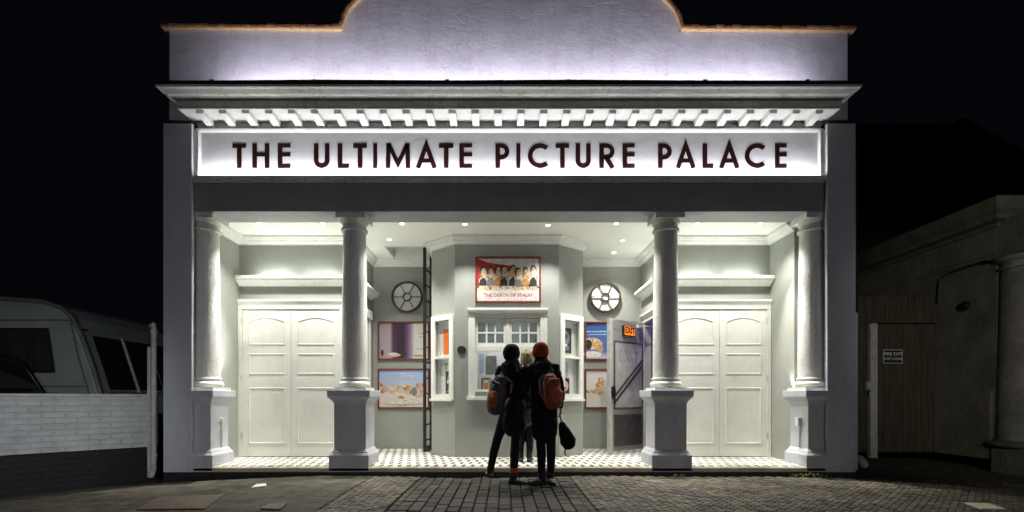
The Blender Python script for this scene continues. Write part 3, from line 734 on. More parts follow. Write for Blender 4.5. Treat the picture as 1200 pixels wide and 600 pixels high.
# ---------- lamps
def spot(name, loc, e, col=(1,.96,.84), size=110, blend=.7, rad=.03, to=None, parent=None):
    l = bpy.data.lights.new(name, 'SPOT'); l.energy = e; l.color = col; l.spot_size = R(size); l.spot_blend = blend; l.shadow_soft_size = rad
    o = bpy.data.objects.new(name, l); C.objects.link(o); o.location = loc
    d = (Vector(to)-Vector(loc)) if to else Vector((0,0,-1)); o.rotation_euler = d.to_track_quat('-Z', 'Y').to_euler()
    return o
def area(name, loc, e, sx, sy, to, col=(1,1,1), spread=180):
    l = bpy.data.lights.new(name, 'AREA'); l.energy = e; l.color = col; l.shape = 'RECTANGLE'; l.size = sx; l.size_y = sy; l.spread = R(spread)
    o = bpy.data.objects.new(name, l); C.objects.link(o); o.location = loc
    d = Vector(to)-Vector(loc); z = -d.normalized(); xx = Vector((1,0,0)); yy = z.cross(xx).normalized(); xx = yy.cross(z)
    o.rotation_euler = Matrix((xx, yy, z)).transposed().to_euler(); return o
WARM = (1,.985,.92)
DL = [(-3.76,.34),(-2.80,.34),(-1.61,.36),(-.67,.56),(.59,.6),(1.61,.38),(2.83,.38),(3.78,.38),(-1.98,1.27),(1.895,1.32),(1.9,1.98),(-1.0+.02,.9) ]
DL = DL[:11]
dl0 = None
for i, (x, y) in enumerate(DL):
    y = max(y, .53)
    if dl0 is None:
        b = MB().lathe([(.03, 3.6305), (.046, 3.6265), (.05, 3.6285), (.05, 3.6315)], seg=24, cap=False); dl0 = b.build('downlight', 'white', cin, local=True, smooth=True)
        b = MB().lathe([(.0005, 3.6285), (.031, 3.6285)], seg=20, cap=False); b.build('bulb', 'disc', dl0, local=True)
        o = dl0
    else: o = copy_tree(dl0, cin)
    o.location = (x, y, 0)
    e = 105
    spot('downlight_beam', (x, y, 3.61), e, WARM, 106, .7, .03)
for s in (-1, 1): spot('added_column_beam', (s*3.77, .56, 3.6), 330, WARM, 42, .8, .02, to=(s*4.28, .34, .9))  # extra beams added at the outer downlights to brighten the end columns
for xx, cx_ in ((-2.8, -2.30), (-1.61, -2.18), (1.61, 2.2), (2.83, 2.33)): spot('added_column_beam', (xx, .56, 3.6), 190, WARM, 40, .8, .02, to=(cx_, .34, 1.0))  # more added beams, for bright rims on the middle columns
# shelf uplights
for x0, x1, s in ((XL, ILX, s1), (IRX, XR, s2)):
    L_ = x1-x0
    for k in (.33, .72):
        xx = x0+L_*k
        MB().box(xx-.1, xx+.1, YD-.1, YD-.07, 2.9512, 2.962).build('uplight', 'led_cool', s)
        area('shelf_glow', (xx, YD-.105, 2.968), 1.7, .6, .03, (xx, YD-.06, 3.6), (.92,1,.9))
for sx, s in ((1, s3), (-1, s4)):
    xb = (ILX if sx > 0 else IRX) + sx*.08
    MB().box(xb-.015, xb+.015, 1.7, 1.9, 2.9512, 2.962).build('uplight', 'led_cool', s)
    area('shelf_glow', (xb, 1.8, 2.968), 1.5, .05, .2, (xb, 1.8, 3.6), (.92,1,.9))
# column uplights standing on the pedestals, behind the shafts
for i, (xc, dx) in enumerate(((-4.42, .16), (-2.245, .0), (2.27, .0), (4.42, -.16))):
    yy = .505
    b = MB(Matrix.Translation((xc+dx, yy, 0))).lathe([(.02, 1.1185), (.028, 1.12), (.028, 1.15), (.02, 1.155), (.002, 1.155)], seg=16); b.build('uplight', 'pipe', cols[i], smooth=True)
    spot('column_uplight', (xc+dx, yy, 1.17), 55 if dx == 0 else 50, (1,1,.92), 100 if dx == 0 else 84, 1, .03, to=(xc+dx*1.2, yy+.04, 3.0))
# sign and parapet LEDs
area('sign_glow', (0, .022, 4.112), 140, 8.65, .012, (0, .06, 4.9), (.95,.95,1))
area('parapet_glow', (.1, -.27, 5.195), 56, 8.0, .03, (.1, .0, 5.75), (.86,.84,1))
MB().box(-3.9, 4.1, -.285, -.255, 5.1815, 5.19).build('light_strip', 'led_cool', cor)
# unseen fill added to brighten the curtain, then the booth interior light
area('added_curtain_fill', (2.68, 1.9, 2.86), 1.6, .06, .8, (2.70, 1.9, 0), (1,.95,1), 50)
area('booth_light', (0, 1.8, 2.6), 24, .9, .3, (0, 1.8, 0), (.95,1,.97))
b = MB(); 
for xx in (-.42, .42):
    b.box(xx-.12, xx+.12, 1.72, 1.86, 2.612, 2.619)
b.build('booth_lamp', 'disc', booth)
# street lighting from across the road, plus two added fill spots
area('street_lamp_right', (6.5, -13.5, 3.0), 12, 1.2, .6, (2.5, 0, 1.6), (.93,.92,1), 70)
area('street_lamp_left', (-2.0, -13.0, 2.2), 10.5, 1.0, .5, (-4.5, 0, 1.0), (.9,.95,1), 60)
spot('added_fill_spot', (-1.5, -9.5, 2.4), 700, (.92,.96,1), 34, .9, .15, to=(-6.6, -1.2, .55))  # added fill, aimed to brighten the white brick wall
spot('added_fill_spot', (1.5, -10.5, 3.2), 800, (1,.95,.84), 30, .9, .2, to=(8.6, 1.6, 1.9))  # added fill, makes the stone building more visible

# ================================================================== THINGS IN THE PORCH
def gradmat(name, stops, axis='Z', lo=0, hi=1, noise=.1, ns=8):
    m = bpy.data.materials.new(name); m.use_nodes = True; nt = m.node_tree; N = nt.nodes; L = nt.links; b = N['Principled BSDF']
    tc = N.new('ShaderNodeTexCoord'); sp = N.new('ShaderNodeSeparateXYZ'); L.new(tc.outputs['Object'], sp.inputs[0])
    mr = N.new('ShaderNodeMapRange'); mr.inputs['From Min'].default_value = lo; mr.inputs['From Max'].default_value = hi
    L.new(sp.outputs[axis], mr.inputs['Value'])
    no = N.new('ShaderNodeTexNoise'); no.inputs['Scale'].default_value = ns; no.inputs['Detail'].default_value = 5; L.new(tc.outputs['Object'], no.inputs['Vector'])
    ad = N.new('ShaderNodeMath'); ad.operation = 'MULTIPLY_ADD'; ad.inputs[1].default_value = noise; L.new(no.outputs['Fac'], ad.inputs[0])
    sb = N.new('ShaderNodeMath'); sb.operation = 'SUBTRACT'; sb.inputs[1].default_value = noise*.5; L.new(mr.outputs[0], sb.inputs[0]); L.new(sb.outputs[0], ad.inputs[2])
    r = N.new('ShaderNodeValToRGB'); el = r.color_ramp.elements
    el[0].position = stops[0][0]; el[0].color = (*stops[0][1], 1); el[1].position = stops[-1][0]; el[1].color = (*stops[-1][1], 1)
    for p, c in stops[1:-1]: e = el.new(p); e.color = (*c, 1)
    L.new(ad.outputs[0], r.inputs[0]); L.new(r.outputs[0], b.inputs['Base Color']); b.inputs['Roughness'].default_value = .35
    return m
def poster(x0, x1, z0, z1, y, base, shapes, label, group=None, frame='walnut', fwid=.028, texts=(), fd=.035):
    """framed print on a wall that faces -y; shapes: (material, points) in 0..1 coordinates"""
    W, H = x1-x0, z1-z0; cx = (x0+x1)/2
    t = empty('framed_poster', (cx, y, z0), label, 'poster', group)
    b = MB(); fr(b, -W/2, W/2, 0, H, fwid, -fd, -.001); b.build('frame', frame, t, local=True, bevel=.004)
    mats = [base]; b = MB(); b.box(-W/2+fwid, W/2-fwid, -.012, -.002, fwid, H-fwid)
    iw, ih = W-2*fwid, H-2*fwid
    for k, (mt, pts) in enumerate(shapes):
        if mt not in mats: mats.append(mt)
        b.mi = mats.index(mt); yy = -.0122-.0003*(k+1)
        vs = [b.v((-W/2+fwid+u*iw, yy, fwid+v*ih)) for u, v in pts]; b._face(vs)
    b.build('print', mats, t, local=True)
    for s, size, u, v, mt in texts:
        me = text_mesh(s, size, .0004, bold=.0015)
        MB(Matrix.Translation((-W/2+fwid+u*iw, -.0122-.0003*(len(shapes)+3), fwid+v*ih)) @ UP).add_mesh(me).build('lettering', mt, t, local=True)
    return t
def ell(cx, cz, rx, rz, n=14, rot=0): return [(cx+rx*math.cos(2*math.pi*i/n)*math.cos(rot)-rz*math.sin(2*math.pi*i/n)*math.sin(rot), cz+rx*math.cos(2*math.pi*i/n)*math.sin(rot)+rz*math.sin(2*math.pi*i/n)*math.cos(rot)) for i in range(n)]
def flat(n, c): 
    return mat(n, c, .4, var=.35, vscale=25)
def photomat(name, pal, scale=8, stretch=(1,1,1), dist=1.5, det=3):
    m = bpy.data.materials.new(name); m.use_nodes = True; nt = m.node_tree; N = nt.nodes; L = nt.links; b = N['Principled BSDF']
    tc = N.new('ShaderNodeTexCoord'); mp = N.new('ShaderNodeMapping'); mp.inputs['Scale'].default_value = stretch; L.new(tc.outputs['Object'], mp.inputs[0])
    n = N.new('ShaderNodeTexNoise'); n.inputs['Scale'].default_value = scale; n.inputs['Detail'].default_value = det; n.inputs['Distortion'].default_value = dist
    L.new(mp.outputs[0], n.inputs[0]); rp = N.new('ShaderNodeValToRGB'); el = rp.color_ramp.elements
    ps = [.28+.44*i/(len(pal)-1) for i in range(len(pal))]
    el[0].position = ps[0]; el[0].color = (*pal[0],1); el[1].position = ps[-1]; el[1].color = (*pal[-1],1)
    for p, c in list(zip(ps, pal))[1:-1]: e = el.new(p); e.color = (*c,1)
    L.new(n.outputs['Fac'], rp.inputs[0]); L.new(rp.outputs[0], b.inputs['Base Color']); b.inputs['Roughness'].default_value = .3
    return m
pk = {k: flat('ink_'+k, v) for k, v in dict(red=(.55,.03,.02), cream=(.62,.5,.32), ochre=(.5,.22,.06), char=(.03,.03,.035), blue=(.04,.09,.25), white=(.7,.69,.66), tan=(.5,.32,.18), orange=(.75,.16,.02), pink=(.6,.4,.36), violet=(.16,.08,.2), sand=(.6,.52,.42), sky=(.4,.5,.68), grey=(.2,.2,.2)).items()}
sh = [(pk['red'], [(0,.35),(0,1),(.2,.9),(.55,.83),(.55,.4)]), (pk['char'], [(0,.3),(.05,.5),(.5,.55),(.97,.42),(1,.3)])]
cr_ = photomat('ink_crowd', [(.02,.02,.025),(.3,.15,.07),(.6,.45,.28),(.7,.62,.5),(.05,.04,.04),(.55,.35,.2)], 13, (1,1,.8), 1.2, 5)
fc_ = photomat('ink_portrait', [(.25,.11,.05),(.55,.36,.2),(.72,.58,.4),(.8,.7,.55)], 17, (1,1,1), .6, 4)
sh.append((cr_, [(.03,.24),(.03,.5),(.1,.62),(.55,.7),(.97,.6),(.97,.24)]))
random.seed(11)
for i in range(8):
    u = .1+i*.115+random.uniform(-.015,.015); h = random.uniform(-.03,.04); rr = random.uniform(.042,.055)
    sh.append((pk['char'], ell(u+random.uniform(-.01,.01), .7+h, rr*1.05, .12)))
    sh.append((fc_, ell(u+.008, .645+h, rr*.85, .13)))
    sh.append((pk[('char','grey','ochre','char')[i % 4]], [(u-.07,.36),(u+.06,.36),(u+.055,.47),(u+.01,.54+h),(u-.05,.5)]))
sh.append((pk['white'], [(0,0),(0,.25),(1,.25),(1,0)]))
poster(-.545, .52, 2.553, 3.30, 1.119, pk['white'], sh, 'wide red framed film poster over the ticket window', texts=(('THE DEATH OF STALIN', .075, .5, .135, pk['red']),))
random.seed(3)
# left pair
stripe = gradmat('print_stripes', [(0,(.35,.28,.33)),(.22,(.42,.33,.36)),(.28,(.08,.03,.06)),(.4,(.03,.015,.03)),(.5,(.01,.008,.012)),(.58,(.12,.05,.14)),(.66,(.3,.2,.3)),(.72,(.62,.6,.52)),(1,(.66,.62,.56))], 'X', -.46, .46, .03)
sh = [(pk['pink'], ell(.28,.1,.16,.06)), (pk['char'], ell(.06,.16,.03,.09)), (pk['char'], ell(.5,.14,.06,.07)), (pk['white'], ell(.28,.13,.1,.04)), (pk['tan'], ell(.8,.08,.12,.03)), (pk['grey'], [(.76,.26),(.95,.27),(.95,.285),(.76,.275)]), (pk['grey'], [(.82,.6),(.94,.6),(.94,.615),(.82,.615)]), (pk['grey'], [(.82,.7),(.94,.7),(.94,.715),(.82,.715)])]
poster(-2.475, -1.5, 1.73, 2.46, YB-.001, stripe, sh, 'framed poster of dark and mauve vertical bands, above the beach poster', 'framed posters on the recess walls')
beach = gradmat('print_beach', [(0,(.6,.55,.5)),(.5,(.66,.58,.5)),(.6,(.4,.45,.6)),(1,(.35,.45,.7))], 'Z', 0, .75, .15)
sh = [(photomat('ink_beach', [(.62,.56,.48),(.45,.28,.15),(.66,.6,.52),(.3,.2,.14),(.7,.5,.3)], 16, (1,1,.9), 1.0, 5), [(.02,.42),(.3,.62),(.98,.6),(.98,.36)])]
for i in range(26): u = random.uniform(.03,.97); sh.append((pk[random.choice(['tan','sand','cream','ochre','pink','white'])], ell(u, random.uniform(.38,.6), random.uniform(.02,.05), random.uniform(.03,.09))))
for i in range(9): u = .25+random.uniform(0,.65); sh.append((pk[random.choice(['cream','ochre','white','tan','orange'])], ell(u, random.uniform(.1,.35), random.uniform(.03,.07), random.uniform(.05,.1), rot=random.uniform(0,2))))
sh += [(pk['white'], ell(.5,.12,.4,.04)), (pk['grey'], ell(.72,.42,.06,.12))]
poster(-2.475, -1.5, .81, 1.568, YB-.001, beach, sh, 'framed beach scene poster in pale blue and sand, bottom left of recess', 'framed posters on the recess walls', texts=(('Dina', .12, .58, .84, pk['white']),))
bl = gradmat('print_blue', [(0,(.5,.5,.55)),(.25,(.1,.14,.3)),(.6,(.05,.12,.35)),(1,(.03,.07,.22))], 'Z', 0, .72, .2)
ob_ = photomat('ink_warm', [(.2,.08,.03),(.5,.25,.1),(.65,.45,.25),(.75,.6,.42)], 11, (1,1,1), 1.5, 5)
sh = [(ob_, ell(.14,.42,.2,.17,rot=-.4)), (pk['char'], ell(.05,.4,.07,.14)), (ob_, ell(.19,.46,.08,.1)), (pk['white'], ell(.12,.12,.2,.09)), (pk['sky'], [(0,.74),(.8,.76),(.8,.79),(0,.77)]), (pk['sky'], [(.02,.66),(.6,.68),(.6,.7),(.02,.68)]), (pk['tan'], ell(.28,.27,.07,.1))]
poster(1.45, 2.43, 1.73, 2.46, YB-.001, bl, sh, 'framed blue poster with a tan shape, above the cream one', 'framed posters on the recess walls')
cr2 = gradmat('print_cream', [(0,(.66,.68,.66)),(.3,(.6,.55,.48)),(.5,(.66,.6,.56)),(1,(.68,.66,.66))], 'Z', 0, .75, .2)
sh = [(ob_, ell(.3,.72,.06,.1)), (ob_, ell(.27,.58,.08,.1)), (ob_, ell(.24,.45,.09,.08)), (pk['sand'], ell(.3,.4,.06,.07))]
for i in range(12): u = .02+i*.03; sh.append((pk[('ochre','tan','cream','pink')[i % 4]], ell(u, .36+random.uniform(0,.1), .018, .04)))
poster(1.45, 2.43, .81, 1.568, YB-.001, cr2, sh, 'framed cream poster with ochre marks, between the booth and open door', 'framed posters on the recess walls')
# small cards in the display cases
def card(mx, x0, x1, z0, z1, y, mats_pts, label, group='small posters in the booth display cases', name='small_poster'):
    mats = []; b = MB(mx); first = True
    for k, (mt, pts) in enumerate(mats_pts):
        if mt not in mats: mats.append(mt)
        b.mi = mats.index(mt)
        if k == 0: b.box(x0, x1, y, y+.006, z0, z1)
        else: b._face([b.v((x0+u*(x1-x0), y-.0004*k, z0+v*(z1-z0))) for u, v in pts])
    o = b.build(name, mats); return tag(o, label, 'small poster', group)
mxl, Lw = sidemat((-1.31, 1.48), (-.878, 1.12)); mxr, Lr = sidemat((.814, 1.12), (1.26, 1.48))
card(mxl, .2, .44, 1.74, 2.16, .085, [(pk['orange'], 0), (pk['char'], [(.5,.05),(.95,.05),(.95,.95),(.5,.95)]), (pk['tan'], ell(.72,.6,.16,.2)), (pk['cream'], ell(.7,.25,.14,.12))], 'orange and black small poster in upper left display case')
card(mxl, .26, .44, 1.08, 1.58, .08, [(pk['char'], 0), (pk['white'], [(.05,.75),(.95,.75),(.95,.98),(.05,.98)]), (pk['grey'], ell(.5,.5,.3,.14)), (pk['white'], ell(.3,.4,.12,.06)), (pk['ochre'], ell(.5,.08,.3,.04))], 'tall black small poster with white header in lower left display case')
card(mxr, .12, .38, 1.76, 2.18, .085, [(pk['char'], 0), (pk['grey'], ell(.5,.6,.35,.28)), (pk['white'], ell(.45,.3,.18,.07)), (pk['grey'], ell(.6,.2,.2,.1)), (pk['char'], ell(.5,.65,.12,.1))], 'black and grey small poster in upper right display case')
card(mxr, .12, .31, 1.36, 1.62, .085, [(pk['white'], 0), (pk['sky'], [(.05,.05),(.95,.05),(.95,.95),(.05,.95)])], 'pale blue sheet in the lower right display case')
card(mxr, .13, .33, 1.08, 1.34, .08, [(pk['char'], 0), (pk['pink'], ell(.5,.5,.38,.32)), (pk['ochre'], ell(.5,.35,.2,.1))], 'pinkish brown card below the pale blue sheet')
I4 = Matrix.Identity(4)
card(I4, X(561,1.6)+.0, X(568,1.6), Z(440,1.6), Z(414,1.6), 1.60, [(pk['white'], 0), (pk['sky'], [(.1,.1),(.9,.1),(.9,.9),(.1,.9)])], 'narrow pale blue notice inside the ticket window', 'notices inside the ticket window', 'notice')
card(I4, X(569,1.5), X(582,1.5), Z(439,1.5), Z(417,1.5), 1.50, [(pk['grey'], 0), (pk['grey'], [(.08,.1),(.9,.1),(.9,.9),(.08,.9)])], 'grey notice board inside ticket window', 'notices inside the ticket window', 'notice')
card(I4, X(564,1.3), X(575,1.3), 1.101, Z(443,1.3), 1.30, [(pk['char'], 0), (pk['tan'], [(.15,.08),(.9,.08),(.9,.92),(.15,.92)]), (pk['ochre'], ell(.5,.5,.2,.3)), (pk['white'], ell(.5,.75,.2,.1))], 'small dark edged picture card standing on the ticket counter', 'notices inside the ticket window', 'notice')
# ladder
b = MB(); lx0, ly0, lx1, ly1 = -1.50, 1.92, -1.44, 2.30
ld = empty('ladder', (lx1, ly1, .13), 'tall black steel ladder rising to the ceiling hatch beside the booth', 'ladder')
for (x, y) in ((lx0, ly0), (lx1, ly1)):
    MB().box(x-.026, x+.026, y-.03, y+.03, .13, 3.75).build('rail', 'black', ld, bevel=.004)
z = .25
while z < 3.6:
    MB().tube([(lx0, ly0+.03, z), (lx1, ly1-.03, z)], .013, seg=8).build('rung', 'black', ld); z += .28
MB().box(lx0-.02, lx1+.02, ly0-.03, ly1+.03, .05, .13).build('foot', 'black', ld)

# ================================================================== LEFT SIDE
A = Vector((-5.0, .14)); Bp = Vector((-7.6, -2.62)); d = (A-Bp); Lw_ = d.length; az = math.atan2(d.y, d.x)
wl = empty('brick_wall', (Bp.x, Bp.y, 0), 'low white painted brick wall with tarred base left of the cinema', 'wall', rz=az)
MB().box(0, Lw_, 0, .22, .32, 1.02).build('wall', 'brick_white', wl, local=True, bevel=.004)
MB().box(0, Lw_, -.006, .226, -.4, .318).build('base', 'brick_black', wl, local=True)
MB().box(1.55, Lw_, -.03, .25, 1.0205, 1.062).build('coping', 'pipe', wl, local=True, bevel=.006)
b = MB(); px_ = -4.955
dp = empty('drainpipe', (px_, -.01, -.1), 'pale painted drainpipe with elbow on the left pier corner', 'drainpipe')
MB().tube([(px_-.08, .05, 2.02), (px_-.01, .0, 2.03), (px_, -.01, 1.98), (px_, -.01, 1.0), (px_, -.01, .02)], .034, seg=14).build('pipe', 'pipe', dp, smooth=True)
b = MB()
for z in (1.9, 1.05, .18): b.lathe([(.036, z), (.044, z+.005), (.044, z+.05), (.036, z+.055)], (px_, -.01), 16, False)
b.build('collar', 'pipe', dp, smooth=True)
MB().tube([(px_, -.01, .02), (px_+.01, -.07, -.06)], .04, seg=12).build('shoe', 'pipe', dp, smooth=True)
MB().box(px_-.1, px_-.055, .0, .06, -.1, 1.72).build('conduit', 'pipe', dp)
# yard surface behind the wall
b = MB().box(-16, -5.02, .3, 9, -.2, .05); tag(b.build('yard', 'asphalt'), 'dark yard behind the wall', kind='structure')
# caravan
cv = empty('caravan', (-9.3, 2.2, .05), 'pale touring caravan parked behind the white brick wall', 'caravan')
def cvprof():   # side outline in x,z (front towards +x)
    return [(-12.0,.55),(-6.55,.55),(-6.62,.95),(-6.78,1.5),(-6.98,2.05),(-7.12,2.32),(-7.3,2.48),(-7.6,2.58),(-8.2,2.63),(-10.5,2.63),(-11.6,2.55),(-12.0,2.1)]
b = MB(); b.prism(cvprof(), 1.15, 3.3); b.build('body', 'caravan', cv, bevel=.07)
b = MB(); pr = cvprof()[1:10]
for a, c in zip(pr, pr[1:]): b.tube([(a[0]+.0, 1.15, a[1]), (c[0]+.0, 1.15, c[1])], .035, seg=8)
b.tube([(-12, 1.14, 2.28), (-7.1, 1.14, 2.28)], .014, seg=6)
b.tube([(-7.15, 1.14, 2.3), (-7.02, 1.14, 1.7), (-6.85, 1.14, 1.1), (-6.8, 1.14, .6)], .014, seg=6)
b.tube([(-12, 1.14, 1.2), (-6.85, 1.14, 1.2)], .01, seg=6)
b.build('trim', 'caravan_trim', cv, smooth=True)
MB().box(-7.0, -6.93, 1.12, 1.149, 2.12, 2.16).build('marker_light', 'walnut', cv)
MB().box(-7.9, -7.35, 1.125, 1.149, .8, 1.1).build('locker_hatch', 'caravan_trim', cv, bevel=.01)
w1 = MB().prism([(-9.2, 1.45), (-7.42, 1.45), (-7.52, 2.12), (-9.2, 2.12)], 1.12, 1.148).build('window', 'curtained' if False else 'curtain_glass', cv, bevel=.01)
b = MB(); 
for p, q in (((-9.2,1.44),(-7.4,1.44)),((-7.4,1.44),(-7.5,2.13)),((-7.5,2.13),(-9.2,2.13))): b.tube([(p[0],1.12,p[1]),(q[0],1.12,q[1])], .02, seg=6)
b.build('frame', 'black', w1)
# front window: three panes on the raked nose
def nose(y0, y1, z0, z1, nm, m_, par, off=.012, th=.01):
    def xn(z): return -6.62+(z-.95)*(-.36/1.1)
    b = MB(); dx = off
    v = [(xn(z0)+dx, y0, z0), (xn(z0)+dx, y1, z0), (xn(z1)+dx, y1, z1), (xn(z1)+dx, y0, z1)]
    lo = [b.v(p) for p in v]; hi = [b.v((p[0]+th, p[1], p[2])) for p in v]
    b._face(lo); b._face(hi)
    for i in range(4): b._face([lo[i], lo[(i+1) % 4], hi[(i+1) % 4], hi[i]])
    return b.build(nm, m_, par)
for y0, y1 in ((1.35, 1.95), (2.0, 2.6), (2.65, 3.15)):
    nose(y0, y1, 1.15, 2.05, 'window', 'dark_glass', cv)
nose(1.955, 1.995, 1.1, 2.08, 'mullion', 'pipe', cv, .02, .02); nose(1.3, 3.2, 1.08, 1.12, 'sill', 'caravan_trim', cv, .02)
for x in (-9.9, ):
    MB(Matrix.Translation((x, 1.3, .34)) @ UP).lathe([(.1, -.1), (.3, -.1), (.32, -.06), (.32, .06), (.3, .1), (.1, .1)], seg=24).build('wheel', 'black', cv)
MB().box(-6.6, -5.5, 2.18, 2.26, .42, .5).build('drawbar', 'black', cv)
# car
car = empty('parked_car', (-9.4, .1, .05), 'dark hatchback parked between the brick wall and caravan', 'car')
cp = [(-11.3,.35),(-7.28,.35),(-7.2,.7),(-7.25,1.02),(-7.42,1.1),(-7.75,1.6),(-8.0,1.72),(-9.4,1.74),(-10.2,1.62),(-10.9,1.1),(-11.3,1.0)]
MB().prism(cp, -.45, 1.0).build('body', 'car', car, bevel=.06)
b = MB(); 
v = [(-7.405,-.3,1.14),(-7.405,.85,1.14),(-7.735,.78,1.56),(-7.735,-.22,1.56)]
lo = [b.v(p) for p in v]; hi = [b.v((p[0]+.02, p[1], p[2]+.01)) for p in v]; b._face(lo); b._face(hi)
for i in range(4): b._face([lo[i], lo[(i+1) % 4], hi[(i+1) % 4], hi[i]])
b.build('rear_window', 'dark_glass', car)
MB().prism([(-9.2,1.12),(-7.62,1.12),(-7.9,1.58),(-9.2,1.6)], -.47, -.448).build('side_window', 'dark_glass', car)
MB().box(-7.25, -7.18, .86, .95, .8, .98).build('tail_light', 'walnut', car); MB().box(-7.25, -7.18, -.42, -.3, .8, .98).build('tail_light', 'walnut', car)
for x in (-8.1, -10.4):
    for y in (-.42, .97): MB(Matrix.Translation((x, y, .36)) @ UP).lathe([(.1,-.09),(.3,-.09),(.31,0),(.3,.09),(.1,.09)], seg=24).build('wheel', 'black', car)
b = MB().tube([(-7.44,.96,1.1),(-7.6,.95,1.36),(-7.76,.94,1.59)], .008, seg=6); b.build('trim', 'pipe', car)

# ================================================================== RIGHT SIDE
YG = 2.26
gt = empty('fire_exit_gate', (7.2, YG, -.1), 'tall weathered timber gate right of the cinema with small sign', 'gate')
b = MB(); x = 6.86
while x < 7.86:
    MBw = .118; b.box(x, x+MBw-.006, YG, YG+.03, .0, 2.38+random.uniform(-.004,.004)); x += MBw
b.build('gate_boards', 'wood', gt, bevel=.003)
b = MB(); x = 6.0
while x < 7.9: b.box(x, x+.14, YG+.02, YG+.05, 2.45, 2.9); x += .146
b.box(4.85, 7.95, YG-.03, YG+.06, 2.40, 2.45); b.build('top_panel', 'wood', gt, bevel=.003)
b = MB(); x = 4.9
while x < 6.66: b.box(x, x+.14, YG+.01, YG+.04, 0, 2.9 if x > 6 else 2.395); x += .146
b.build('fence_boards', 'wood', gt, bevel=.003)
MB().box(6.70, 6.83, YG-.05, YG+.05, -.1, 2.39).build('post', 'pipe', gt, bevel=.006)
b = MB().box(6.63, 6.69, YG-.07, YG-.0, 1.15, 1.32); b.tube([(6.66, YG-.07, 1.2), (6.66, YG-.11, 1.16), (6.66, YG-.09, 1.05)], .02, seg=8); b.build('latch', 'pipe', gt, bevel=.003)
sg = empty('fire_exit_sign', (7.14, YG-.005, 1.65), 'small navy sign with white lettering fixed to the gate', 'sign')
MB().box(6.96, 7.32, YG-.015, YG-.001, 1.65, 1.91).build('border', 'pipe', sg)
MB().box(6.975, 7.305, YG-.018, YG-.0155, 1.665, 1.895).build('plate', 'signblue', sg)
MB(Matrix.Translation((7.14, YG-.0195, 1.825)) @ UP).add_mesh(text_mesh('FIRE EXIT', .085, .0008, bold=.001)).build('lettering', 'paper', sg)
MB(Matrix.Translation((7.14, YG-.0195, 1.735)) @ UP @ Matrix.Diagonal((.86,1,1,1))).add_mesh(text_mesh('KEEP CLEAR', .072, .0008)).build('lettering', 'paper', sg)
# black downpipe beside the right pier
d2 = empty('downpipe', (4.92, .1, -.1), 'black downpipe with pale shoe beside the right pier', 'drainpipe')
MB().tube([(4.90, .12, 4.6), (4.90, .12, 2.25)], .04, seg=12).build('pipe', 'black', d2, smooth=True)
MB().box(4.835, 4.875, .02, .1, .0, 2.2).build('trunking', 'pier', d2)
MB().tube([(4.93, .06, .16), (4.95, .0, .08)], [.05, .055], seg=12).build('shoe', 'pipe', d2, smooth=True)
# neighbouring stone building
nb = empty('stone_building', (8.5, 3, 0), 'grimy stone building with heavy cornice and round column on the right', 'building')
NX = 7.96
b = MB().box(NX, 14, 1.15, 12, .0, 4.0); b.build('wall', 'stone', nb)
b = MB().box(NX-.06, NX-.001, 1.2, 2.25, .0, 1.12); b.build('plinth_panel', 'stone', nb, bevel=.01)
cp = [(0, 3.3), (.03, 3.3), (.03, 3.36), (.0, 3.38), (0, 3.78), (.05, 3.8), (.08, 3.84), (.2, 3.87), (.22, 3.93), (.3, 4.0), (.34, 4.08), (.36, 4.16), (.3, 4.2), (-.3, 4.22), (-.3, 3.3)]
MB().sweep([(NX-.03, 12), (NX-.03, 1.08), (14, 1.08)], [(o, z) for o, z in cp]).build('cornice', 'stone', nb, bevel=.01) if False else None
# travel -y has its right side at -x
MB().sweep([(NX-.002, 12), (NX-.002, 1.1), (14, 1.1)][:1]+[(NX-.002, 1.148), (14, 1.148)], cp).build('cornice', 'stone', nb, bevel=.01)
cxn, cyn = 8.33, .88
b = MB().lathe([(.47, .34), (.46, 1.2), (.43, 3.0), (.425, 3.05), (.46, 3.06), (.46, 3.1), (.425, 3.11), (.425, 3.16), (.5, 3.2), (.52, 3.24)], (cxn, cyn), 48)
cl = b.build('column', mat('column_stone', (.3,.29,.26), .8, bump=.5, bscale=14, var=.5, vscale=2.5), nb, smooth=True)
MB().box(cxn-.53, cxn+.53, cyn-.53, cyn+.262, 3.241, 3.299).build('abacus', 'stone', cl)
MB().lathe([(.58, .24), (.6, .27), (.58, .3), (.5, .32), (.5, .34)], (cxn, cyn), 48).build('base', 'stone', cl, smooth=True)
MB().box(NX+.0, 14, .2, 1.148, 3.3, 3.9).build('architrave', 'stone', nb)
MB().box(NX-.1, 14, .2, 1.149, -.2, .238).build('step', 'stone', nb, bevel=.01)
b = MB().tube([(NX-.015, 2.24, 2.75), (NX-.015, 2.2, 3.2), (NX-.015, 2.0, 3.26), (NX-.015, 1.6, 3.28), (NX-.015, 1.2, 3.28)], .014, seg=6); b.build('cable', 'black', nb)
wlamp = MB(Matrix.Translation((NX-.0, 1.65, 2.61)) @ Matrix.Rotation(R(-90), 4, 'Y')).lathe([(.05, 0), (.05, .02), (.075, .03), (.075, .07), (.055, .09), (.002, .1)], seg=20).build('wall_lantern', 'black', None, smooth=True)
tag(wlamp, 'small unlit round bulkhead fitting on the grimy stone wall', 'wall lamp')
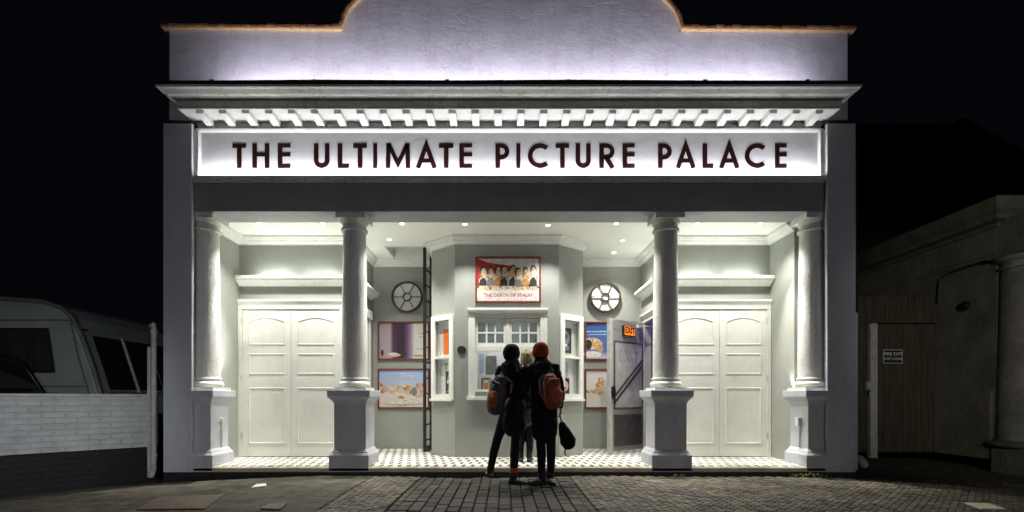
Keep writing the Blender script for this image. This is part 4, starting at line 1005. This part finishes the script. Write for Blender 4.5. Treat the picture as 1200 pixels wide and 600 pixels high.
# far dark house
fh = empty('far_house', (14.5, 9, 0), 'dim tall house behind the gate with long barred window', 'house')
b = MB().prism([(9.9, 0), (20, 0), (20, 7.0), (14.75, 9.9), (9.9, 9.9)], 9, 16); b.build('wall', 'farwall', fh)
wf = MB().box(10.95, 13.0, 8.93, 8.999, 6.6, 9.3).build('window', 'farpane', fh)
b = MB()
for x in (10.95, 11.6, 12.3, 12.95): b.box(x, x+.06, 8.9, 8.929, 6.55, 9.35)
b.box(10.9, 13.05, 8.9, 8.93, 6.5, 6.549); b.build('frame', 'black', wf)
MB().prism([(14.6, 10.02), (20.2, 6.95), (20.2, 6.8), (14.6, 9.9)], 8.8, 16.2).build('roof', 'lead', fh)

# ================================================================== SMALL GROUND THINGS
def gpatch(name, pts, mt, label, cat, h=.012):
    b = MB()
    lo = [b.v((x, y, ground_z(x, y)-.03)) for x, y in pts]; hi = [b.v((x, y, ground_z(x, y)+h)) for x, y in pts]
    b._face(hi)
    for i in range(len(pts)): b._face([lo[i], lo[(i+1) % len(pts)], hi[(i+1) % len(pts)], hi[i]])
    o = b.build(name, mt, bevel=.004); return tag(o, label, cat)
def P(px, py):
    y = -1.0
    for _ in range(6):
        x = X(px, y); y = (1-ground_z(x, y))*F/(py-467)+CY
    return X(px, y), y
M['cover'] = mat('inspection_cover', (.11,.075,.05), .6, bump=.5, bscale=40, var=.3, vscale=5)
gpatch('inspection_cover', [P(160,598), P(240,597), P(263,580), P(187,583)], 'cover', 'large brown inspection cover in asphalt footway', 'manhole cover')
gpatch('inspection_cover', [P(305,597), P(328,598), P(336,591), P(316,591)], 'cover', 'small square inspection cover in the asphalt', 'manhole cover')
gpatch('paper_scrap', [P(294,573), P(300,569), P(312,568), P(312,571)], 'paper', 'crumpled pale scrap lying on asphalt before left doors', 'litter', .02)
gpatch('stone_slab', [P(1130,590), P(1150,597), P(1180,598), P(1160,591)], 'step', 'pale slab edge set in the dark paving at right', 'paving slab')
random.seed(5)
b = MB()
for i in range(150):
    x = random.uniform(-6.5, 7.5); y = random.uniform(-3.2, -.1); s = random.uniform(.004,.014)
    z = ground_z(x, y)+.004; a = random.uniform(0, 3.1)
    vs = [b.v((x+s*math.cos(a+k*2.1), y+s*math.sin(a+k*2.1)*1.2, z+random.uniform(0,.008))) for k in range(3)]; b._face(vs)
tag(b.build('litter', mat('leaf_bits', (.35,.33,.25), .8)), 'tiny leaves and grit scattered over the ground', 'litter', kind='stuff')
b = MB()
def tuft(cx, cy, n, r, h):
    for i in range(n):
        x = cx+random.gauss(0, r); y = cy+random.gauss(0, .03); z = ground_z(x, y)-.005; a = random.uniform(0, 6.28); hh = h*random.uniform(.4, 1); w_ = .008
        dx, dy = math.cos(a), math.sin(a)
        p = [Vector((x, y, z)), Vector((x+dx*hh*.3, y+dy*hh*.3, z+hh*.7)), Vector((x+dx*hh*.8, y+dy*hh*.8, z+hh))]
        n_ = Vector((-dy, dx, 0))*w_
        a0, a1 = b.v(p[0]-n_), b.v(p[0]+n_); b0, b1 = b.v(p[1]-n_*1.2), b.v(p[1]+n_*1.2); c0 = b.v(p[2])
        b._face([a0, a1, b1, b0]); b._face([b0, b1, c0])
tuft(4.18, -.05, 130, .12, .07); tuft(4.0, -.04, 40, .08, .05)
tag(b.build('weeds', 'weed'), 'green weeds at the foot of the right pedestal', 'weeds', kind='stuff')
b = MB(); tuft(2.35, -.06, 30, .04, .05); tag(b.build('weeds', mat('dry_weed', (.3,.28,.2), .8)), 'dry weeds at the foot of the middle right pedestal', 'weeds', kind='stuff')

# ================================================================== PEOPLE
def hand(b, w, d, up, s=1.0, curl=.5, left=False):
    """w wrist, d direction the fingers point, up = back of the hand normal"""
    d = d.normalized(); sd = d.cross(up).normalized(); up = sd.cross(d).normalized()
    if left: sdt = sd
    else: sdt = -sd
    b.tube([w, w+d*.05*s, w+d*.085*s], [(.026*s, .016*s), (.04*s, .015*s), (.036*s, .013*s)], ref=up, seg=10)
    for k, (o, L_) in enumerate(((-.03, .06), (-.01, .07), (.01, .067), (.029, .052))):
        p0 = w+d*.08*s+sdt*(-o)*s
        d1 = (d-up*curl*.6).normalized(); d2 = (d-up*curl*1.6).normalized(); d3 = (d*.5-up*curl*2).normalized()
        p1 = p0+d1*L_*.45*s; p2 = p1+d2*L_*.33*s; p3 = p2+d3*L_*.25*s
        b.tube([p0, p1, p2, p3], [.0095*s, .009*s, .008*s, .007*s], seg=8)
    t0 = w+d*.03*s+sdt*.03*s; t1 = t0+(d*.6+sdt*.8).normalized()*.035*s; t2 = t1+(d*.9+sdt*.2-up*.3).normalized()*.032*s
    b.tube([t0, t1, t2], [.012*s, .0105*s, .008*s], seg=8)
def person(name_lab, base, yaw, J, cat='person', jacket='black_cloth', legs='tights', hat=None, hair=None, skirt=None, hem=.6, coatw=(.2,.15), scarf=None, sock=None):
    root = empty('person', base, name_lab, cat)
    f = Vector((-math.sin(yaw), math.cos(yaw), 0)); r = Vector((math.cos(yaw), math.sin(yaw), 0)); u = Vector((0,0,1))
    B_ = Vector(base); J = {k: Vector(v)-B_ for k, v in J.items()}
    H = J['head']; hy = J.get('look'); 
    hf = f if hy is None else Vector((hy+B_)).normalized()
    hr = hf.cross(u).normalized()
    nk = J['neck']
    pel = J['pelvis']; 
    # body (one continuous surface)
    b = MB()
    b.tube([H+u*.085-hf*.012, H+u*.05-hf*.012, H-hf*.008, H-u*.05+hf*.012, H-u*.09+hf*.03], [(.045,.055), (.07,.088), (.076,.094), (.064,.08), (.035,.045)], ref=hf, seg=18)
    b.tube([H-u*.02+hf*.085, H-u*.045+hf*.105], [.009, .014], seg=8)                       # nose
    b.tube([H-u*.078+hf*.075-hr*.015, H-u*.078+hf*.078+hr*.015], .009, seg=8)              # mouth
    for s in (-1, 1): b.tube([H+hr*s*.078+u*.015, H+hr*s*.08-u*.03], [(.01,.018), (.008,.012)], ref=hf, seg=8)
    b.tube([H-u*.06-hf*.01, nk], [.05, .055], seg=12)
    mid = (nk*.5+pel*.5)
    b.tube([nk-u*.04, nk*.8+pel*.2, mid, pel*.85+nk*.15, pel-u*.02], [(.1,.07), (.15,.095), (.12,.085), (.13,.095), (.13,.095)], ref=f, seg=16)
    for s in 'LR':
        sh_, el, wr = J['sh'+s], J['el'+s], J['wr'+s]
        b.tube([sh_, sh_*.5+el*.5, el, el*.5+wr*.5, wr], [.045, .04, .034, .03, .022], seg=10)
        hd = J.get('hd'+s); hd = (hd+B_) if hd is not None else (wr-el)
        hand(b, wr, hd, J.get('hu'+s, u-B_)+B_ if 'hu'+s in J else u+f*.1, .95, .55 if 'cu'+s not in J else 1.0, left=(s == 'L'))
        hp_, kn, an = J['hip'+s], J['kn'+s], J['an'+s]
        b.tube([hp_, hp_*.5+kn*.5, kn, kn*.6+an*.4, an], [.08, .068, .05, .046, .032], seg=12)
        ft = J['ft'+s]+B_; b.tube([an, an-u*.035+ft*.02, an-u*.045+ft*.12], [.032, .035, .022], seg=10)
    b.build('body', 'skin', root, local=True, voxel=.008, sm=3)
    b = MB()
    for s in (-1, 1): b.ball(H+hr*s*.032+hf*.078+u*.008, .011, 8)
    b.build('eyes', 'opal', root, local=True, smooth=True)
    # coat
    b = MB(); a0, b0 = coatw
    hz = hem - base[2]
    bot = Vector((pel.x, pel.y, hz)) + J.get('hemo', B_*1+Vector((0,0,0)) - B_)*0
    b.tube([nk+u*.02, nk-u*.05, nk*.8+pel*.2, mid, pel+u*.02, (pel+bot)/2, bot], [(.085,.075), (.155,.1), (.2,.135), (a0*.97,b0*.95), (a0*.98,b0), (a0,b0*1.02), (a0*1.02,b0*1.04)], ref=f, seg=22)
    for s in 'LR':
        sh_, el, wr = J['sh'+s], J['el'+s], J['wr'+s]
        b.tube([nk*.4+sh_*.6-u*.015, sh_, sh_*.5+el*.5, el, el*.5+wr*.5, wr-(wr-el).normalized()*.02], [.06, .07, .062, .054, .047, .042], seg=12)
    b.tube([nk-f*.05+u*.035, nk-f*.085-u*.02, nk-f*.09-u*.07], [(.085,.05), (.12,.055), (.09,.04)], ref=f, seg=16)
    b.build('coat', jacket, root, local=True, voxel=.011, sm=3, displace=.04)
    b = MB(); b.tube([nk-u*.03, nk+u*.045], [(.115,.10), (.095,.092)], ref=f, seg=18); b.build('collar', scarf or jacket, root, local=True, voxel=.009, sm=2, displace=.015)
    # legs
    b = MB()
    for s in 'LR':
        hp_, kn, an = J['hip'+s], J['kn'+s], J['an'+s]
        cf = kn*.62+an*.38 - (f*.012)
        b.tube([hp_+u*.05, hp_*.5+kn*.5, kn, cf, an+u*.0], [.094, .083, .062, .06, .044], seg=14)
    b.tube([pel+u*.08, pel-u*.05], [(.15,.11), (.15,.115)], ref=f, seg=16)
    b.build('trousers', legs, root, local=True, voxel=.01, sm=3, displace=.008)
    if skirt:
        b = MB(); b.tube([pel+u*.08, pel-u*.06, Vector((pel.x, pel.y, skirt-base[2]))], [(.155,.12), (.18,.14), (.2,.16)], ref=f, seg=20); b.build('skirt', 'grey_cloth', root, local=True, voxel=.011, sm=3, displace=.012)
    for s in 'LR':
        an = J['an'+s]; ft = (J['ft'+s]+B_).normalized(); g0 = an.z-.085
        g = Vector((an.x, an.y, g0))
        b = MB(); fr_ = Vector((0,0,1))
        b.tube([g-ft*.055+u*.03, g+u*.032, g+ft*.09+u*.028, g+ft*.165+u*.024], [(.034,.028), (.038,.032), (.044,.028), (.034,.022)], ref=fr_, seg=14)
        b.tube([an-ft*.012-u*.02, an+u*.05], [.047, .049], seg=12)
        b.tube([g-ft*.06+u*.008, g+ft*.02+u*.008, g+ft*.1+u*.008, g+ft*.17+u*.008], [(.036,.008), (.038,.008), (.047,.008), (.036,.008)], ref=fr_, seg=14)
        b.build('shoe', 'leather', root, local=True, voxel=.007, sm=2)
        if sock and s in sock:
            MB().tube([an+u*.065, an+u*.12], [.05, .052], seg=16, round_ends=False).build('sock', 'sock', root, local=True, smooth=True)
    if hat:
        b = MB()
        b.tube([H+u*.122-hf*.02, H+u*.113-hf*.02, H+u*.092-hf*.02, H+u*.062-hf*.016, H+u*.02-hf*.018, H-u*.015-hf*.022], [(.028,.032), (.055,.064), (.08,.094), (.095,.113), (.1,.12), (.096,.112)], ref=hf, seg=24, round_ends=False)
        b.tube([H+u*.012-hf*.018, H-u*.022-hf*.022], [(.103,.122), (.102,.12)], ref=hf, seg=24)
        b.build('beanie', hat, root, local=True, voxel=.007, sm=3, displace=.012)
    if hair:
        b = MB()
        if not hat:
            b.tube([H+u*.105-hf*.02, H+u*.08-hf*.025, H+u*.03-hf*.03, H-u*.04-hf*.04, H-u*.11-hf*.05, H-u*.16-hf*.045], [(.05,.05), (.085,.09), (.097,.105), (.1,.085), (.1,.06), (.07,.04)], ref=hf, seg=20)
            b.tube([H+u*.09-hf*.09, H+u*.05-hf*.135, H-u*.02-hf*.13], [.03, .045, .03], seg=12)
            for k in range(26):
                a = random.uniform(0, 6.28); p = H-hf*.03+u*random.uniform(-.1,.08)+Vector((math.cos(a), math.sin(a), 0))*.09
                if (p-H).dot(hf) > .05: continue
                b.tube([p, p+Vector((random.uniform(-.02,.02), random.uniform(-.02,.02), -.05))], [.016, .009], seg=6)
        else:
            b.tube([H-u*.0-hf*.035, H-u*.06-hf*.045, H-u*.12-hf*.045], [(.085,.07), (.085,.06), (.06,.035)], ref=hf, seg=18)
        b.build('hair', hair, root, local=True, voxel=.006, sm=2, displace=.014)
    return root
G = -.082
yawA = R(-42)
fA = Vector((-math.sin(yawA), math.cos(yawA), 0))
person('person in black beanie and dark coat, one leg stretched to the left', (.04, -.52, G), yawA, dict(
    head=(.035, -.46, 1.585), neck=(.03, -.50, 1.43), pelvis=(.055, -.47, .92),
    shL=(-.10, -.36, 1.385), elL=(-.19, -.14, 1.20), wrL=(-.075, -.06, 1.44), hdL=Vector((.3,.1,.9)),
    shR=(.155, -.58, 1.385), elR=(.22, -.46, 1.13), wrR=(.27, -.22, 1.10), hdR=Vector((.3,.9,.1)),
    hipL=(-.01, -.42, .88), knL=(-.16, -.30, .47), anL=(-.265, -.13, G+.085), ftL=Vector((.0,1,0))*1+Vector((-.45,0,0)),
    hipR=(.11, -.53, .88), knR=(.075, -.56, .46), anR=(.05, -.66, G+.085), ftR=Vector((.75,-.1,0))),
    hat='black_cloth', hair='darkhair', hem=.62, coatw=(.165,.125), sock='R')
yawC = R(22)
fC = Vector((-math.sin(yawC), math.cos(yawC), 0))
person('person in red beanie and long black coat, standing at the right', (.45, -.6, G), yawC, dict(
    head=(.385, -.56, 1.595), neck=(.40, -.6, 1.435), pelvis=(.44, -.58, .93),
    shL=(.235, -.64, 1.39), elL=(.17, -.48, 1.14), wrL=(.12, -.26, 1.12), hdL=Vector((-.1,.9,.1)),
    shR=(.575, -.53, 1.39), elR=(.645, -.60, 1.12), wrR=(.645, -.62, .88), hdR=Vector((.0,.05,-1)), huR=Vector((1,0,0)), cuR=Vector((0,0,0)),
    hipL=(.37, -.60, .88), knL=(.39, -.62, .46), anL=(.40, -.66, G+.085), ftL=Vector((-.8,-.1,0)),
    hipR=(.51, -.55, .88), knR=(.525, -.57, .46), anR=(.515, -.60, G+.085), ftR=Vector((.1,-.7,0))),
    hat='red_wool', hair='darkhair', hem=.56, coatw=(.17,.14), jacket='navy_cloth')
person('blond person in dark jacket and grey skirt, standing between the two others', (.245, .55, .048), R(5), dict(
    head=(.265, .56, 1.60), neck=(.26, .54, 1.44), pelvis=(.25, .55, .95),
    shL=(.09, .54, 1.39), elL=(.04, .66, 1.15), wrL=(.1, .88, 1.12), hdL=Vector((.1,.9,0)),
    shR=(.42, .56, 1.39), elR=(.47, .68, 1.15), wrR=(.4, .9, 1.12), hdR=Vector((-.1,.9,0)),
    hipL=(.18, .55, .9), knL=(.175, .56, .52), anL=(.17, .55, .048+.085), ftL=Vector((-.2,1,0)),
    hipR=(.31, .55, .9), knR=(.31, .56, .52), anR=(.305, .53, .048+.085), ftR=Vector((.2,1,0))),
    hair='blond', hem=.86, skirt=.72, coatw=(.18,.14), jacket='black_cloth', scarf='grey_cloth')
# backpacks
def backpack(c, yaw, H_, W_, D_, m1, m2, label, tilt=0):
    # local: -y is outward from the wearer's back
    t = empty('backpack', c, label, 'backpack', rz=yaw); t.rotation_euler.y = tilt
    b = MB(); b.tube([(0, 0, -H_/2+.05), (0, -.01, -H_*.2), (0, -.005, H_*.15), (0, .01, H_/2-.06)], [(W_*.47, D_*.5), (W_*.5, D_*.52), (W_*.46, D_*.46), (W_*.36, D_*.36)], ref=(0,1,0), seg=20)
    b.build('bag', m1, t, local=True, voxel=.009, sm=4, displace=.03)
    b = MB(); b.tube([(.01, -D_*.42, -H_*.3), (.01, -D_*.45, -H_*.1), (.0, -D_*.4, .02)], [(W_*.34, .035), (W_*.36, .045), (W_*.3, .03)], ref=(0,1,0), seg=16)
    b.build('front_pocket', m2, t, local=True, voxel=.008, sm=3, displace=.02)
    b = MB(); b.tube([(-W_*.42, 0, H_*.1), (-W_*.2, -D_*.3, H_*.34), (W_*.25, -D_*.34, H_*.3), (W_*.44, 0, H_*.08)], [(.03, .012)]*4, ref=(0,0,1), seg=8)
    b.build('flap_trim', m2, t, local=True, voxel=.007, sm=2)
    for s in (-1, 1):
        b = MB(); b.tube([(s*W_*.28, D_*.3, -H_*.35), (s*W_*.33, D_*.75, -.02), (s*W_*.3, D_*.7, H_*.35), (s*W_*.22, D_*.2, H_*.47)], [(.022, .006)]*4, ref=(0,1,0), seg=8)
        b.build('strap', 'strap', t, local=True, smooth=True)
    MB().tube([(-.03, .03, H_*.46), (0, .03, H_*.54), (.03, .03, H_*.46)], .008, seg=6).build('handle', 'strap', t, local=True, smooth=True)
    return t
backpack((-.155, -.64, 1.06), yawA, .48, .25, .2, M['teal_pack'], M['orange_pack'], 'blue grey backpack with orange patches on the person in black beanie', tilt=R(12))
backpack((.515, -.82, 1.10), yawC+R(10), .42, .26, .17, M['rust_pack'], M['orange_pack'], 'rust orange backpack on the person in red beanie', tilt=R(-8))
# black bag held low
hb = empty('shoulder_bag', (.72, -.63, .5), 'rounded black bag hanging low from the hand of the red beanie person', 'bag')
b = MB(); b.tube([(.655, -.62, .68), (.69, -.63, .58), (.735, -.64, .46), (.75, -.64, .40)], [(.04, .03), (.075, .05), (.105, .06), (.08, .05)], ref=(0,1,0), seg=18)
b.build('bag', 'black_cloth', hb, voxel=.009, sm=3, displace=.02)
b = MB(); b.tube([(.66, -.6, .66), (.632, -.625, .80), (.66, -.65, .66)], .009, seg=8); b.tube([(.70, -.64, .36), (.69, -.64, .31), (.705, -.64, .29)], .01, seg=6)
b.build('strap', 'leather', hb, smooth=True)

# ================================================================== WORLD, CAMERA, RENDER
sc = bpy.context.scene
w = bpy.data.worlds.new('World'); sc.world = w; w.use_nodes = True
bg = w.node_tree.nodes['Background']; sky = w.node_tree.nodes.new('ShaderNodeTexSky'); sky.sky_type = 'NISHITA'; sky.sun_disc = False
sky.sun_elevation = R(-9); sky.sun_rotation = R(200)
bg.inputs['Color'].default_value = (.35, .38, .6, 1); bg.inputs['Strength'].default_value = .003
w.node_tree.nodes.remove(sky)
cam = bpy.data.cameras.new('camera'); co = bpy.data.objects.new('camera', cam); C.objects.link(co)
co.location = (CX, CY, CZ); co.rotation_euler = (R(90), 0, 0); cam.sensor_width = 36; cam.lens = 36*F/1200
cam.shift_x = 8/1200; cam.shift_y = 167/1200; cam.clip_start = .05; cam.clip_end = 2000
sc.camera = co
sc.view_settings.view_transform = 'Standard'; sc.view_settings.look = 'None'; sc.view_settings.exposure = .5; sc.view_settings.gamma = 1
sc.render.engine = 'CYCLES'
sc.cycles.max_bounces = 8; sc.cycles.diffuse_bounces = 5; sc.cycles.glossy_bounces = 3; sc.cycles.transparent_max_bounces = 8
sc.cycles.sample_clamp_indirect = 6
